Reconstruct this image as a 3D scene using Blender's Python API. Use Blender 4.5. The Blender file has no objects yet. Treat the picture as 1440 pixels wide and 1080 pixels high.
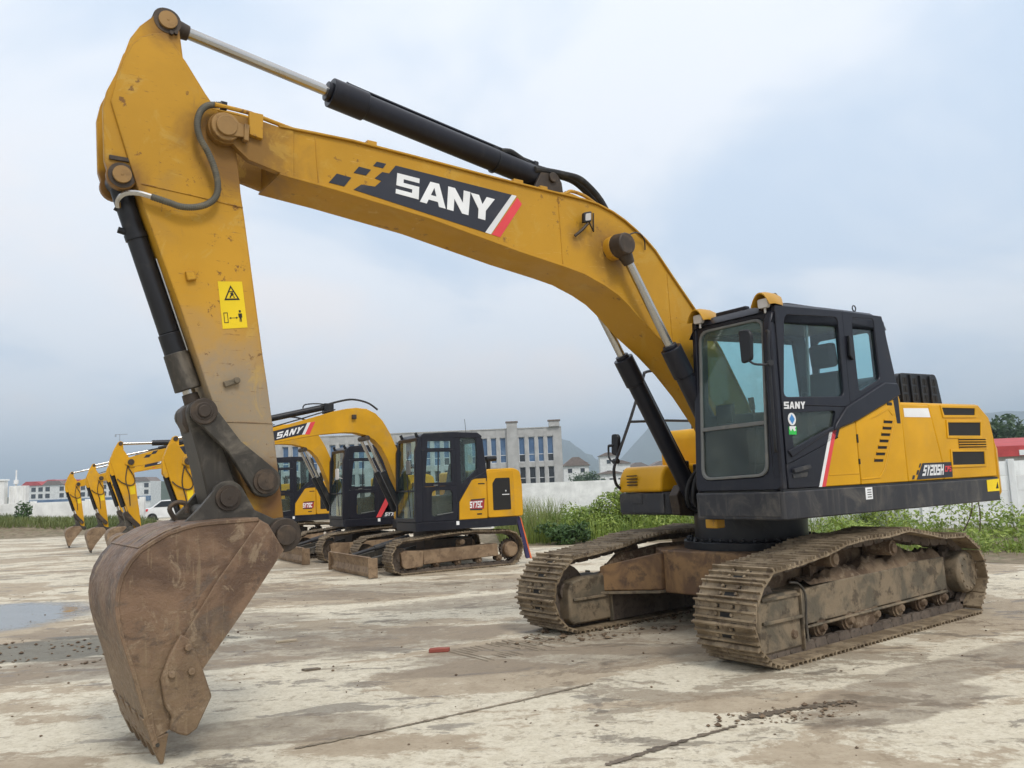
import bpy, math, random
import numpy as np
from mathutils import Matrix, Vector

random.seed(7)
rng = np.random.default_rng(7)
scene = bpy.context.scene
COL = scene.collection

# ------------------------------------------------------------------ camera
F_PX, PITCH, ROLL, EYE = 1161.63, 0.12015, -0.0418, 1.5324
cp, sp, cr, sr = math.cos(PITCH), math.sin(PITCH), math.cos(ROLL), math.sin(ROLL)
FWD = Vector((0, cp, sp)); UP0 = Vector((0, -sp, cp)); RT0 = Vector((1, 0, 0))
RT = cr * RT0 + sr * UP0; UP = -sr * RT0 + cr * UP0
cam_data = bpy.data.cameras.new("camera")
cam_data.sensor_fit = 'HORIZONTAL'; cam_data.sensor_width = 36.0
cam_data.lens = F_PX / 1440 * 36.0
cam_data.clip_start = 0.05; cam_data.clip_end = 30000
cam = bpy.data.objects.new("camera", cam_data); COL.objects.link(cam)
m = Matrix((RT, UP, -FWD)).transposed().to_4x4(); m.translation = (0, 0, EYE)
cam.matrix_world = m
scene.camera = cam

def at(u, v, Y):                       # point at distance Y ahead of the viewpoint (used to site the far background)
    d = FWD + (u - 720) / F_PX * RT - (v - 540) / F_PX * UP
    return Vector((0, 0, EYE)) + d * (Y / d.y)

# ------------------------------------------------------------------ light
SUN_EL, SUN_AZ = math.radians(50), math.radians(150)     # azimuth clockwise from +Y
world = bpy.data.worlds.new("World"); scene.world = world; world.use_nodes = True
wn, wl = world.node_tree.nodes, world.node_tree.links
wn.clear()
wout = wn.new("ShaderNodeOutputWorld"); wbg = wn.new("ShaderNodeBackground")
sky = wn.new("ShaderNodeTexSky"); sky.sky_type = 'NISHITA'; sky.sun_disc = False
sky.sun_elevation = SUN_EL; sky.sun_rotation = SUN_AZ
wbg.inputs[1].default_value = 0.10
geo = wn.new("ShaderNodeTexCoord")
sep = wn.new("ShaderNodeSeparateXYZ"); wl.new(geo.outputs['Generated'], sep.inputs[0])
# project the view direction on a cloud layer
addz = wn.new("ShaderNodeMath"); addz.operation = 'MAXIMUM'; addz.inputs[1].default_value = 0.0
wl.new(sep.outputs['Z'], addz.inputs[0])
addz2 = wn.new("ShaderNodeMath"); addz2.operation = 'ADD'; addz2.inputs[1].default_value = 0.32
wl.new(addz.outputs[0], addz2.inputs[0])
dv = wn.new("ShaderNodeVectorMath"); dv.operation = 'DIVIDE'
comb = wn.new("ShaderNodeCombineXYZ")
for i in range(3): wl.new(addz2.outputs[0], comb.inputs[i])
wl.new(geo.outputs['Generated'], dv.inputs[0]); wl.new(comb.outputs[0], dv.inputs[1])
n1 = wn.new("ShaderNodeTexNoise"); n1.inputs['Scale'].default_value = 1.15; n1.inputs['Detail'].default_value = 5
n1.inputs['Roughness'].default_value = 0.5; n1.inputs['Distortion'].default_value = 0.35
off = wn.new("ShaderNodeVectorMath"); off.operation = 'ADD'; off.inputs[1].default_value = (1.7, 0.3, 0.0)
wl.new(dv.outputs[0], off.inputs[0]); wl.new(off.outputs[0], n1.inputs['Vector'])
r1 = wn.new("ShaderNodeValToRGB"); wl.new(n1.outputs['Fac'], r1.inputs[0])
cr_ = r1.color_ramp; cr_.interpolation = 'EASE'
cr_.elements[0].position = 0.34; cr_.elements[0].color = (4.75, 5.6, 6.75, 1)     # thinner, bluer cloud
cr_.elements[1].position = 0.66; cr_.elements[1].color = (7.45, 7.15, 7.15, 1)    # bright cloud
e = cr_.elements.new(0.5); e.color = (6.7, 7.0, 7.5, 1)
grad = wn.new("ShaderNodeMapRange"); grad.inputs[1].default_value = 0.0; grad.inputs[2].default_value = 1.0
grad.inputs[3].default_value = 1.14; grad.inputs[4].default_value = 1.3
wl.new(sep.outputs['Z'], grad.inputs[0])
cm = wn.new("ShaderNodeVectorMath"); cm.operation = 'SCALE'
wl.new(r1.outputs[0], cm.inputs[0]); wl.new(grad.outputs[0], cm.inputs['Scale'])
mixw = wn.new("ShaderNodeMix"); mixw.data_type = 'RGBA'; mixw.inputs[0].default_value = 0.96
wl.new(sky.outputs[0], mixw.inputs[6]); wl.new(cm.outputs[0], mixw.inputs[7])
wl.new(mixw.outputs[2], wbg.inputs[0]); wl.new(wbg.outputs[0], wout.inputs[0])

sun_d = bpy.data.lights.new("sun", 'SUN'); sun_d.energy = 1.5; sun_d.angle = math.radians(14)
sun_d.color = (1.0, 0.96, 0.90)
sun = bpy.data.objects.new("sun", sun_d); COL.objects.link(sun)
sdir = Vector((math.sin(SUN_AZ) * math.cos(SUN_EL), math.cos(SUN_AZ) * math.cos(SUN_EL), math.sin(SUN_EL)))
sun.rotation_euler = sdir.to_track_quat('Z', 'Y').to_euler(); sun.location = (0, 0, 60)

vs = scene.view_settings
vs.view_transform = 'Standard'; vs.look = 'None'; vs.exposure = 0.38; vs.gamma = 1.0; vs.use_curve_mapping = False
scene.render.engine = 'CYCLES'
scene.cycles.max_bounces = 8; scene.cycles.transparent_max_bounces = 24
scene.cycles.use_denoising = True

# ------------------------------------------------------------------ materials
def new_mat(name):
    mt = bpy.data.materials.new(name); mt.use_nodes = True
    nt = mt.node_tree; nt.nodes.clear()
    out = nt.nodes.new("ShaderNodeOutputMaterial"); b = nt.nodes.new("ShaderNodeBsdfPrincipled")
    nt.links.new(b.outputs[0], out.inputs[0])
    return mt, nt, b

def N(nt, typ, **kw):
    n = nt.nodes.new(typ)
    for k, v in kw.items(): setattr(n, k, v)
    return n

def noise(nt, vec, scale, detail=4, rough=0.55, dist=0.0):
    n = N(nt, "ShaderNodeTexNoise"); n.inputs['Scale'].default_value = scale
    n.inputs['Detail'].default_value = detail; n.inputs['Roughness'].default_value = rough
    n.inputs['Distortion'].default_value = dist
    nt.links.new(vec, n.inputs['Vector']); return n.outputs['Fac']

def ramp(nt, fac, lo, hi, a=0.0, b=1.0):
    r = N(nt, "ShaderNodeMapRange", interpolation_type='SMOOTHSTEP'); r.inputs[1].default_value = lo; r.inputs[2].default_value = hi
    r.inputs[3].default_value = a; r.inputs[4].default_value = b
    nt.links.new(fac, r.inputs[0]); return r.outputs[0]

def mixc(nt, fac, a, b):
    mx = N(nt, "ShaderNodeMix", data_type='RGBA')
    for sock, val in ((0, fac), (6, a), (7, b)):
        if isinstance(val, (int, float)): mx.inputs[sock].default_value = val
        elif isinstance(val, tuple): mx.inputs[sock].default_value = (*val, 1)
        else: nt.links.new(val, mx.inputs[sock])
    return mx.outputs[2]

def math_(nt, op, a, b=None):
    n = N(nt, "ShaderNodeMath", operation=op)
    for i, v in enumerate((a, b)):
        if v is None: continue
        if isinstance(v, (int, float)): n.inputs[i].default_value = v
        else: nt.links.new(v, n.inputs[i])
    return n.outputs[0]

def scaled(nt, vec, s):
    mp = N(nt, "ShaderNodeMapping"); mp.inputs['Scale'].default_value = s
    nt.links.new(vec, mp.inputs[0]); return mp.outputs[0]

def bump(nt, b, h, strength=0.3, dist=0.01):
    bp = N(nt, "ShaderNodeBump"); bp.inputs['Strength'].default_value = strength; bp.inputs['Distance'].default_value = dist
    nt.links.new(h, bp.inputs['Height']); nt.links.new(bp.outputs[0], b.inputs['Normal'])

def edges(nt, r, brk, lo=.03, hi=.22):   # worn corners: where a rounded normal departs from the true one, broken up by noise
    bv = N(nt, "ShaderNodeBevel"); bv.samples = 4; bv.inputs[0].default_value = r
    g_ = N(nt, "ShaderNodeNewGeometry"); d = N(nt, "ShaderNodeVectorMath", operation='DOT_PRODUCT')
    nt.links.new(bv.outputs[0], d.inputs[0]); nt.links.new(g_.outputs['Normal'], d.inputs[1])
    return math_(nt, 'MULTIPLY', ramp(nt, math_(nt, 'SUBTRACT', 1.0, d.outputs['Value']), lo, hi), brk)

def shifted(nt):                       # object coordinates moved by a random amount per object, so that no two copies wear alike
    oi = N(nt, "ShaderNodeObjectInfo").outputs['Random']
    a = N(nt, "ShaderNodeVectorMath", operation='ADD')
    nt.links.new(N(nt, "ShaderNodeTexCoord").outputs['Object'], a.inputs[0])
    cb_ = N(nt, "ShaderNodeCombineXYZ")
    for i in range(3): nt.links.new(math_(nt, 'MULTIPLY', oi, (37.0, 91.0, 53.0)[i]), cb_.inputs[i])
    nt.links.new(cb_.outputs[0], a.inputs[1]); return a.outputs[0]

def surf(name, base, rough=0.5, metal=0.0, dirt=None, dirt_amt=0.5, dirt_scale=2.5, streak=0.0, spots=None, var=0.12, bmp=0.0, bscale=30, spec=0.3):
    """painted / worn solid: base colour with large variation, dust film, run-down streaks, chips"""
    mt, nt, b = new_mat(name)
    tc = shifted(nt)
    v = noise(nt, tc, 1.3, 5)
    c = mixc(nt, ramp(nt, v, 0.3, 0.7), tuple(x * (1 - var) for x in base), tuple(min(1, x * (1 + var)) for x in base))
    rg = None
    if dirt:
        d = ramp(nt, noise(nt, tc, dirt_scale, 8, 0.65, 0.6), 0.62 - 0.35 * dirt_amt, 0.95 - 0.35 * dirt_amt)
        if streak:
            s = ramp(nt, noise(nt, scaled(nt, tc, (9, 9, 0.7)), 1.6, 5, 0.6), 0.5, 0.8, 0, streak)
            d = math_(nt, 'MAXIMUM', d, s)
        d = math_(nt, 'MULTIPLY', d, min(1.0, 0.35 + dirt_amt))
        c = mixc(nt, d, c, dirt)
        rg = math_(nt, 'ADD', math_(nt, 'MULTIPLY', d, 0.85 - rough), rough)
    if spots:
        sp_ = ramp(nt, noise(nt, tc, 7.0, 10, 0.75), 0.60, 0.64)
        c = mixc(nt, sp_, c, spots)
    nt.links.new(c, b.inputs['Base Color'])
    if rg is not None: nt.links.new(rg, b.inputs['Roughness'])
    else: b.inputs['Roughness'].default_value = rough
    b.inputs['Metallic'].default_value = metal
    b.inputs['Specular IOR Level'].default_value = spec
    if bmp: bump(nt, b, noise(nt, tc, bscale, 8, 0.65), bmp)
    return mt

YEL = (0.49, 0.258, 0.022)
M = {}
M['yellow'] = surf('yellow paint', YEL, 0.38, dirt=(0.30, 0.19, 0.075), dirt_amt=0.26, dirt_scale=1.7, streak=0.35, spots=(0.22, 0.11, 0.04), bmp=0.04, bscale=9)
def boom_mat():
    mt, nt, b = new_mat('boom paint')
    tc = N(nt, "ShaderNodeTexCoord").outputs['Object']
    s = N(nt, "ShaderNodeSeparateXYZ"); nt.links.new(tc, s.inputs[0])
    n = noise(nt, tc, 2.0, 7, 0.62, 0.6)
    c = mixc(nt, ramp(nt, noise(nt, tc, 1.1, 5), 0.3, 0.7), tuple(x * .9 for x in YEL), tuple(x * 1.08 for x in YEL))
    c = mixc(nt, ramp(nt, noise(nt, tc, 1.7, 8, .65, .6), 0.58, 0.9, 0, .5), c, (0.28, 0.17, 0.06))
    for (px, pz, r, a, col) in ((5.40, 3.98, .62, .8, (0.16, 0.085, 0.03)), (1.98, 3.66, .34, .75, (0.17, 0.095, 0.03)), (2.40, 3.74, .16, .5, (0.2, 0.11, .04))):
        dx = math_(nt, 'SUBTRACT', s.outputs[0], px); dz = math_(nt, 'SUBTRACT', s.outputs[2], pz)
        d = math_(nt, 'SQRT', math_(nt, 'ADD', math_(nt, 'MULTIPLY', dx, dx), math_(nt, 'MULTIPLY', dz, dz)))
        d = math_(nt, 'ADD', math_(nt, 'DIVIDE', d, r), math_(nt, 'MULTIPLY', math_(nt, 'SUBTRACT', n, .5), 1.6))
        c = mixc(nt, ramp(nt, d, .25, 1.0, a, 0), c, col)
    c = mixc(nt, ramp(nt, noise(nt, scaled(nt, tc, (5, 5, .8)), 1.8, 6, .65), .60, .80, 0, .35), c, (0.26, 0.15, 0.05))
    c = mixc(nt, edges(nt, .012, ramp(nt, noise(nt, tc, 5, 9, .72), .48, .58, .1, .8)), c, (0.15, 0.075, 0.03))
    c = mixc(nt, ramp(nt, noise(nt, tc, 7.5, 10, .75), .605, .635, 0, .75), c, (0.16, 0.08, 0.03))
    c = mixc(nt, ramp(nt, noise(nt, scaled(nt, tc, (2.2, 2.2, 26)), 3.0, 6, .7), .64, .67, 0, .4), c, (0.62, 0.43, 0.16))
    c = mixc(nt, ramp(nt, noise(nt, tc, 2.6, 10, .72, 1.0), .54, .62, 0, .4), c, (0.50, 0.31, 0.06))
    nt.links.new(c, b.inputs['Base Color']); b.inputs['Specular IOR Level'].default_value = .2
    nt.links.new(ramp(nt, n, .3, .8, .36, .6), b.inputs['Roughness']); bump(nt, b, noise(nt, tc, 10, 7, .6), .04, .006)
    return mt
M['boom'] = boom_mat()
M['yellow_clean'] = surf('yellow body paint', (0.62, 0.32, 0.008), 0.32, dirt=(0.40, 0.27, 0.10), dirt_amt=0.14, dirt_scale=1.4, streak=0.25, bmp=0.02, bscale=6, spec=.2)
M['yellow_far'] = surf('yellow paint of small machines', (0.58, 0.30, 0.012), 0.42, dirt=(0.34, 0.22, 0.085), dirt_amt=0.40, dirt_scale=2.2, streak=0.3, spec=.2)
M['dark'] = surf('dark navy paint', (0.011, 0.012, 0.019), 0.36, dirt=(0.075, 0.07, 0.065), dirt_amt=0.2, dirt_scale=2.5, streak=0.25, bmp=0.02)
M['deck_dark'] = surf('dusty black skirt', (0.030, 0.031, 0.036), 0.5, dirt=(0.17, 0.155, 0.13), dirt_amt=0.42, dirt_scale=3.0, streak=0.5, bmp=0.06)
M['black'] = surf('black paint', (0.014, 0.015, 0.018), 0.35, dirt=(0.09, 0.08, 0.07), dirt_amt=0.3, dirt_scale=4)
M['rubber'] = surf('black rubber', (0.02, 0.02, 0.021), 0.65, dirt=(0.10, 0.09, 0.075), dirt_amt=0.35, dirt_scale=8)
M['pin'] = surf('grimy pin cap', (0.30, 0.175, 0.06), 0.5, 0.05, dirt=(0.13, 0.08, 0.04), dirt_amt=0.5, dirt_scale=9, bmp=.15)
M['grease'] = surf('greasy dark steel', (0.055, 0.043, 0.034), 0.5, 0.3, dirt=(0.17, 0.12, 0.08), dirt_amt=0.45, dirt_scale=6, bmp=0.15)
M['link_steel'] = surf('muddy grey steel', (0.05, 0.045, 0.038), 0.5, 0.2, dirt=(0.20, 0.175, 0.14), dirt_amt=0.5, dirt_scale=5, streak=0.5, bmp=0.12)
M['chrome'] = surf('chrome rod', (0.46, 0.455, 0.44), 0.22, 0.97, dirt=(0.20, 0.18, 0.15), dirt_amt=0.12, dirt_scale=5)
M['seal'] = surf('grey window seal', (0.14, 0.145, 0.14), 0.6, dirt=(0.24, 0.22, 0.18), dirt_amt=0.4, dirt_scale=6)
M['white'] = surf('white paint', (0.75, 0.76, 0.76), 0.5, dirt=(0.5, 0.46, 0.4), dirt_amt=0.15)
M['red'] = surf('red vinyl', (0.66, 0.06, 0.07), 0.45, dirt=(0.4, 0.25, 0.2), dirt_amt=0.12)
M['dark_red'] = surf('dull red badge', (0.30, 0.032, 0.04), 0.45)
M['decal'] = surf('charcoal vinyl', (0.027, 0.030, 0.042), 0.45, dirt=(0.14, 0.12, 0.1), dirt_amt=0.2, dirt_scale=3)
M['sign_yellow'] = surf('bright yellow label', (0.78, 0.56, 0.012), 0.5)
M['ink'] = surf('black ink', (0.02, 0.018, 0.015), 0.6)
M['green'] = surf('green sticker', (0.03, 0.45, 0.07), 0.5)
M['blue'] = surf('blue sticker', (0.05, 0.22, 0.5), 0.5)
M['seat'] = surf('dark seat fabric', (0.035, 0.038, 0.042), 0.9)
M['interior'] = surf('grey cab lining', (0.11, 0.115, 0.11), 0.8)
M['lamp_glass'] = surf('lamp glass', (0.55, 0.53, 0.50), 0.15)
M['hose'] = surf('spiral hose guard', (0.10, 0.095, 0.075), 0.6, dirt=(0.26, 0.21, 0.13), dirt_amt=0.4, dirt_scale=10)
M['grille'] = surf('dark grille', (0.018, 0.017, 0.016), 0.7)

def glass_mat(name, tint, gloss=0.9, haze_amt=0.10, dustc=(0.5, 0.5, 0.46)):
    mt = bpy.data.materials.new(name); mt.use_nodes = True
    nt = mt.node_tree; nt.nodes.clear()
    out = N(nt, "ShaderNodeOutputMaterial")
    tr = N(nt, "ShaderNodeBsdfTransparent"); tr.inputs[0].default_value = (*tint, 1)
    gl = N(nt, "ShaderNodeBsdfGlossy"); gl.inputs['Roughness'].default_value = 0.03; gl.inputs[0].default_value = (gloss, gloss, gloss, 1)
    df = N(nt, "ShaderNodeBsdfDiffuse"); df.inputs[0].default_value = (*dustc, 1)
    lwt = N(nt, "ShaderNodeLayerWeight"); lwt.inputs[0].default_value = .5; fr = N(nt, "ShaderNodeMath", operation='MULTIPLY_ADD'); nt.links.new(math_(nt, 'POWER', lwt.outputs['Facing'], 4.0), fr.inputs[0]); fr.inputs[1].default_value = .75; fr.inputs[2].default_value = .025
    m1 = N(nt, "ShaderNodeMixShader"); nt.links.new(fr.outputs[0], m1.inputs[0]); nt.links.new(tr.outputs[0], m1.inputs[1]); nt.links.new(gl.outputs[0], m1.inputs[2])
    m2 = N(nt, "ShaderNodeMixShader")
    tc = N(nt, "ShaderNodeTexCoord").outputs['Object']
    d = ramp(nt, noise(nt, tc, 2.0, 6, 0.6, 0.5), 0.3, 0.8, haze_amt * 0.35, haze_amt * 1.7)
    nt.links.new(d, m2.inputs[0]); nt.links.new(m1.outputs[0], m2.inputs[1]); nt.links.new(df.outputs[0], m2.inputs[2])
    nt.links.new(m2.outputs[0], out.inputs[0])
    return mt
M['glass'] = glass_mat('tinted cab glass', (0.80, 0.92, 0.93), haze_amt=0.014, dustc=(0.30, 0.34, 0.31))
M['glass_front'] = glass_mat('dusty windshield glass', (0.80, 0.94, 0.93), haze_amt=0.11, dustc=(0.30, 0.36, 0.31))
M['glass_low'] = glass_mat('dusty lower glass', (0.74, 0.82, 0.80), haze_amt=0.11, dustc=(0.27, 0.30, 0.26))
M['glass_far'] = glass_mat('cab glass of small machines', (0.74, 0.87, 0.87), haze_amt=0.06, dustc=(0.3, 0.34, 0.31))

def bucket_mat(name, k=1.0):
    mt, nt, b = new_mat(name)
    tc = N(nt, "ShaderNodeTexCoord").outputs['Object']
    big = noise(nt, tc, 2.2, 7, 0.6, 0.8); fine = noise(nt, tc, 26, 8, 0.7)
    st = noise(nt, scaled(nt, tc, (6, 6, 1.2)), 2.0, 6, 0.65)
    c = mixc(nt, ramp(nt, big, 0.38, 0.60), (0.10, 0.058, 0.035), (0.20, 0.122, 0.073))
    c = mixc(nt, ramp(nt, noise(nt, tc, 2.4, 9, 0.66, 1.2), 0.52, 0.60, 0, 0.55), c, (0.085, 0.070, 0.058))
    s = N(nt, "ShaderNodeSeparateXYZ"); nt.links.new(tc, s.inputs[0])
    low = ramp(nt, math_(nt, 'ADD', s.outputs[2], math_(nt, 'MULTIPLY', st, 0.7)), 0.75, 1.35, 0.8, 0.0)     # dried soil towards the lip
    c = mixc(nt, math_(nt, 'MULTIPLY', low, ramp(nt, fine, 0.3, 0.6, 0.45, 1.0)), c, (0.20, 0.138, 0.078))
    c = mixc(nt, ramp(nt, noise(nt, tc, 5.5, 10, 0.75, .8), 0.545, 0.62, 0, 0.7), c, (0.28, 0.205, 0.13))
    c = mixc(nt, ramp(nt, noise(nt, scaled(nt, tc, (16, 16, 1.4)), 1.6, 8, 0.7), 0.56, 0.63, 0, 0.55), c, (0.24, 0.17, 0.10))
    c = mixc(nt, ramp(nt, noise(nt, tc, 4.2, 10, 0.74, 1.0), 0.565, 0.63, 0, 0.5), c, (0.05, 0.034, 0.025))
    c = mixc(nt, edges(nt, .02, ramp(nt, fine, .4, .6, .25, .85)), c, (0.30, 0.22, 0.14))
    nt.links.new(c, b.inputs['Base Color'])
    nt.links.new(ramp(nt, fine, 0.2, 0.8, 0.38, 0.75), b.inputs['Roughness'])
    b.inputs['Metallic'].default_value = 0.15
    bump(nt, b, math_(nt, 'ADD', fine, math_(nt, 'MULTIPLY', noise(nt, tc, 7, 8, .7), 2.0)), 0.6, 0.012)
    return mt
M['bucket'] = bucket_mat('rusty bucket steel')

def arm_mat():
    mt, nt, b = new_mat('worn arm paint')
    tc = N(nt, "ShaderNodeTexCoord").outputs['Object']
    s = N(nt, "ShaderNodeSeparateXYZ"); nt.links.new(tc, s.inputs[0])
    n = noise(nt, tc, 2.2, 7, 0.62, 0.6); fine = noise(nt, tc, 24, 7, 0.65)
    c = mixc(nt, ramp(nt, noise(nt, tc, 1.2, 5), 0.3, 0.7), tuple(x * .88 for x in YEL), tuple(x * 1.08 for x in YEL))
    c = mixc(nt, ramp(nt, n, 0.5, 0.85, 0, 0.55), c, (0.30, 0.19, 0.075)); b.inputs['Specular IOR Level'].default_value = .2
    # lower part of the arm scuffed through to grey primer with dried mud, bare yellow left at the very end
    z = math_(nt, 'ADD', s.outputs[2], math_(nt, 'MULTIPLY', math_(nt, 'SUBTRACT', n, 0.5), 0.9))
    band = math_(nt, 'MULTIPLY', ramp(nt, z, 1.55, 1.85), ramp(nt, z, 2.2, 2.95, 1, 0))
    c = mixc(nt, math_(nt, 'MULTIPLY', band, ramp(nt, fine, 0.2, 0.6, 0.7, 0.92)), c, (0.27, 0.225, 0.165))
    c = mixc(nt, ramp(nt, noise(nt, scaled(nt, tc, (7, 7, 1.0)), 2.4, 7, 0.7), 0.60, 0.78, 0, 0.6), c, (0.20, 0.11, 0.045))
    c = mixc(nt, ramp(nt, noise(nt, tc, 2.6, 10, .72, 1.0), .54, .62, 0, .45), c, (0.50, 0.33, 0.08))
    c = mixc(nt, ramp(nt, noise(nt, tc, 8, 10, 0.75), 0.615, 0.64, 0, 0.8), c, (0.13, 0.06, 0.028))
    c = mixc(nt, ramp(nt, noise(nt, scaled(nt, tc, (3, 3, 22)), 2.6, 6, .7), .63, .66, 0, .5), c, (0.17, 0.085, 0.035))
    c = mixc(nt, edges(nt, .022, ramp(nt, noise(nt, tc, 6, 9, .72), .44, .56, .15, .95)), c, (0.12, 0.055, 0.025))
    # oil and rust bleeding round the pins and from the welded seam
    for (px, pz, r, a) in ((5.45, 3.95, .42, .75), (6.18, 3.60, .24, .8), (5.92, 4.80, .26, .8), (5.28, 1.62, .30, .9), (5.14, 1.40, .2, .7)):
        dx = math_(nt, 'SUBTRACT', s.outputs[0], px); dz = math_(nt, 'SUBTRACT', s.outputs[2], pz)
        d = math_(nt, 'SQRT', math_(nt, 'ADD', math_(nt, 'MULTIPLY', dx, dx), math_(nt, 'MULTIPLY', dz, dz)))
        d = math_(nt, 'ADD', math_(nt, 'DIVIDE', d, r), math_(nt, 'MULTIPLY', math_(nt, 'SUBTRACT', n, .5), 1.8))
        c = mixc(nt, ramp(nt, d, .3, 1.0, a, 0), c, (0.14, 0.07, 0.03))
    nt.links.new(c, b.inputs['Base Color'])
    nt.links.new(ramp(nt, n, 0.3, 0.8, 0.38, 0.75), b.inputs['Roughness'])
    bump(nt, b, fine, 0.08, 0.006)
    return mt
M['arm'] = arm_mat()

def mud_mat(name, a, b_, c_, fine_s=22, rough=0.85, bm=0.5):
    mt, nt, b = new_mat(name)
    tc = shifted(nt)
    n = noise(nt, tc, 3.2, 8, 0.62, 0.5); f = noise(nt, tc, fine_s, 8, 0.7)
    c = mixc(nt, ramp(nt, n, 0.40, 0.60), a, b_)
    c = mixc(nt, ramp(nt, f, 0.51, 0.62, 0, 0.75), c, c_)
    nt.links.new(c, b.inputs['Base Color']); b.inputs['Roughness'].default_value = rough
    bump(nt, b, math_(nt, 'ADD', f, n), bm, 0.015)
    return mt
M['shoe'] = mud_mat('muddy track shoe', (0.155, 0.112, 0.064), (0.275, 0.212, 0.135), (0.075, 0.05, 0.03), 12, 0.7, 0.4)
M['mud'] = mud_mat('caked mud', (0.10, 0.064, 0.038), (0.185, 0.13, 0.08), (0.25, 0.19, 0.125), 14, .9, .9)
M['frame_mud'] = mud_mat('muddy grey track frame', (0.105, 0.088, 0.06), (0.215, 0.165, 0.105), (0.05, 0.036, 0.022), 6, 0.75, 0.8)
M['rust_beam'] = mud_mat('rusty yellow beam', (0.125, 0.07, 0.036), (0.25, 0.145, 0.062), (0.07, 0.042, 0.026), 5, 0.7, 0.3)
M['chain'] = mud_mat('dark muddy chain', (0.08, 0.06, 0.045), (0.13, 0.10, 0.075), (0.05, 0.04, 0.03))
M['blade'] = mud_mat('rusty blade', (0.17, 0.11, 0.062), (0.26, 0.178, 0.105), (0.11, 0.068, 0.038), 9, 0.7, 0.2)

# ------------------------------------------------------------------ mesh helpers
class MB:
    def __init__(s): s.v = []; s.f = []
    def add(s, vs_, fs):
        o = len(s.v); s.v += [tuple(p) for p in vs_]; s.f += [tuple(i + o for i in f) for f in fs]; return s
    def prism(s, prof, y0, y1, axis='y'):
        n = len(prof)
        area = sum(prof[i][0] * prof[(i + 1) % n][1] - prof[(i + 1) % n][0] * prof[i][1] for i in range(n))
        if area < 0: prof = list(reversed(prof))
        mk = {'y': lambda a, b, t: (a, t, b), 'x': lambda a, b, t: (t, a, b), 'z': lambda a, b, t: (a, b, t)}[axis]
        vs_ = [mk(a, b, y0) for a, b in prof] + [mk(a, b, y1) for a, b in prof]
        fl = (axis == 'y') != (y1 < y0)
        caps = [tuple(range(n))[::-1], tuple(range(n, 2 * n))]
        sides = [(i, (i + 1) % n, n + (i + 1) % n, n + i) for i in range(n)]
        fs = caps + sides
        if fl: fs = [tuple(reversed(f)) for f in fs]
        return s.add(vs_, fs)
    def ring(s, outer, inner, y0, y1, axis='y'):
        n = len(outer)
        mk = {'y': lambda a, b, t: (a, t, b), 'x': lambda a, b, t: (t, a, b), 'z': lambda a, b, t: (a, b, t)}[axis]
        vs_ = [mk(*p, y0) for p in outer] + [mk(*p, y0) for p in inner] + [mk(*p, y1) for p in outer] + [mk(*p, y1) for p in inner]
        fs = []
        for i in range(n):
            j = (i + 1) % n
            fs += [(i, j, n + j, n + i), (2 * n + j, 2 * n + i, 3 * n + i, 3 * n + j), (j, i, 2 * n + i, 2 * n + j), (n + i, n + j, 3 * n + j, 3 * n + i)]
        return s.add(vs_, fs)
    def box(s, x0, x1, y0, y1, z0, z1):
        return s.prism([(x0, z0), (x1, z0), (x1, z1), (x0, z1)], y0, y1)
    def cyl(s, p0, p1, r, r2=None, seg=20, cap=True):
        p0, p1 = Vector(p0), Vector(p1); r2 = r if r2 is None else r2
        d = (p1 - p0).normalized(); a = d.orthogonal().normalized(); b = d.cross(a)
        vs_ = []
        for p, rr in ((p0, r), (p1, r2)):
            for i in range(seg):
                t = 2 * math.pi * i / seg; vs_.append(p + rr * (math.cos(t) * a + math.sin(t) * b))
        fs = [(i, (i + 1) % seg, seg + (i + 1) % seg, seg + i) for i in range(seg)]
        if cap: fs += [tuple(range(seg))[::-1], tuple(range(seg, 2 * seg))]
        return s.add(vs_, fs)
    def tube(s, pts, r, seg=10, radii=None):
        pts = [Vector(p) for p in pts]; n = len(pts); vs_ = []; a = None
        for i, p in enumerate(pts):
            d = (pts[min(i + 1, n - 1)] - pts[max(i - 1, 0)]).normalized()
            a = d.orthogonal().normalized() if a is None else (a - a.dot(d) * d).normalized()
            b = d.cross(a); rr = radii[i] if radii else r
            for k in range(seg):
                t = 2 * math.pi * k / seg; vs_.append(p + rr * (math.cos(t) * a + math.sin(t) * b))
        fs = [(i * seg + k, i * seg + (k + 1) % seg, (i + 1) * seg + (k + 1) % seg, (i + 1) * seg + k) for i in range(n - 1) for k in range(seg)]
        fs += [tuple(range(seg))[::-1], tuple(range((n - 1) * seg, n * seg))]
        return s.add(vs_, fs)
    def mesh(s, name, mat, sharp=35):
        me = bpy.data.meshes.new(name); me.from_pydata(s.v, [], s.f); me.validate()
        if mat: me.materials.append(mat)
        me.polygons.foreach_set('use_smooth', [True] * len(me.polygons))
        me.set_sharp_from_angle(angle=math.radians(sharp))
        return me

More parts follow.
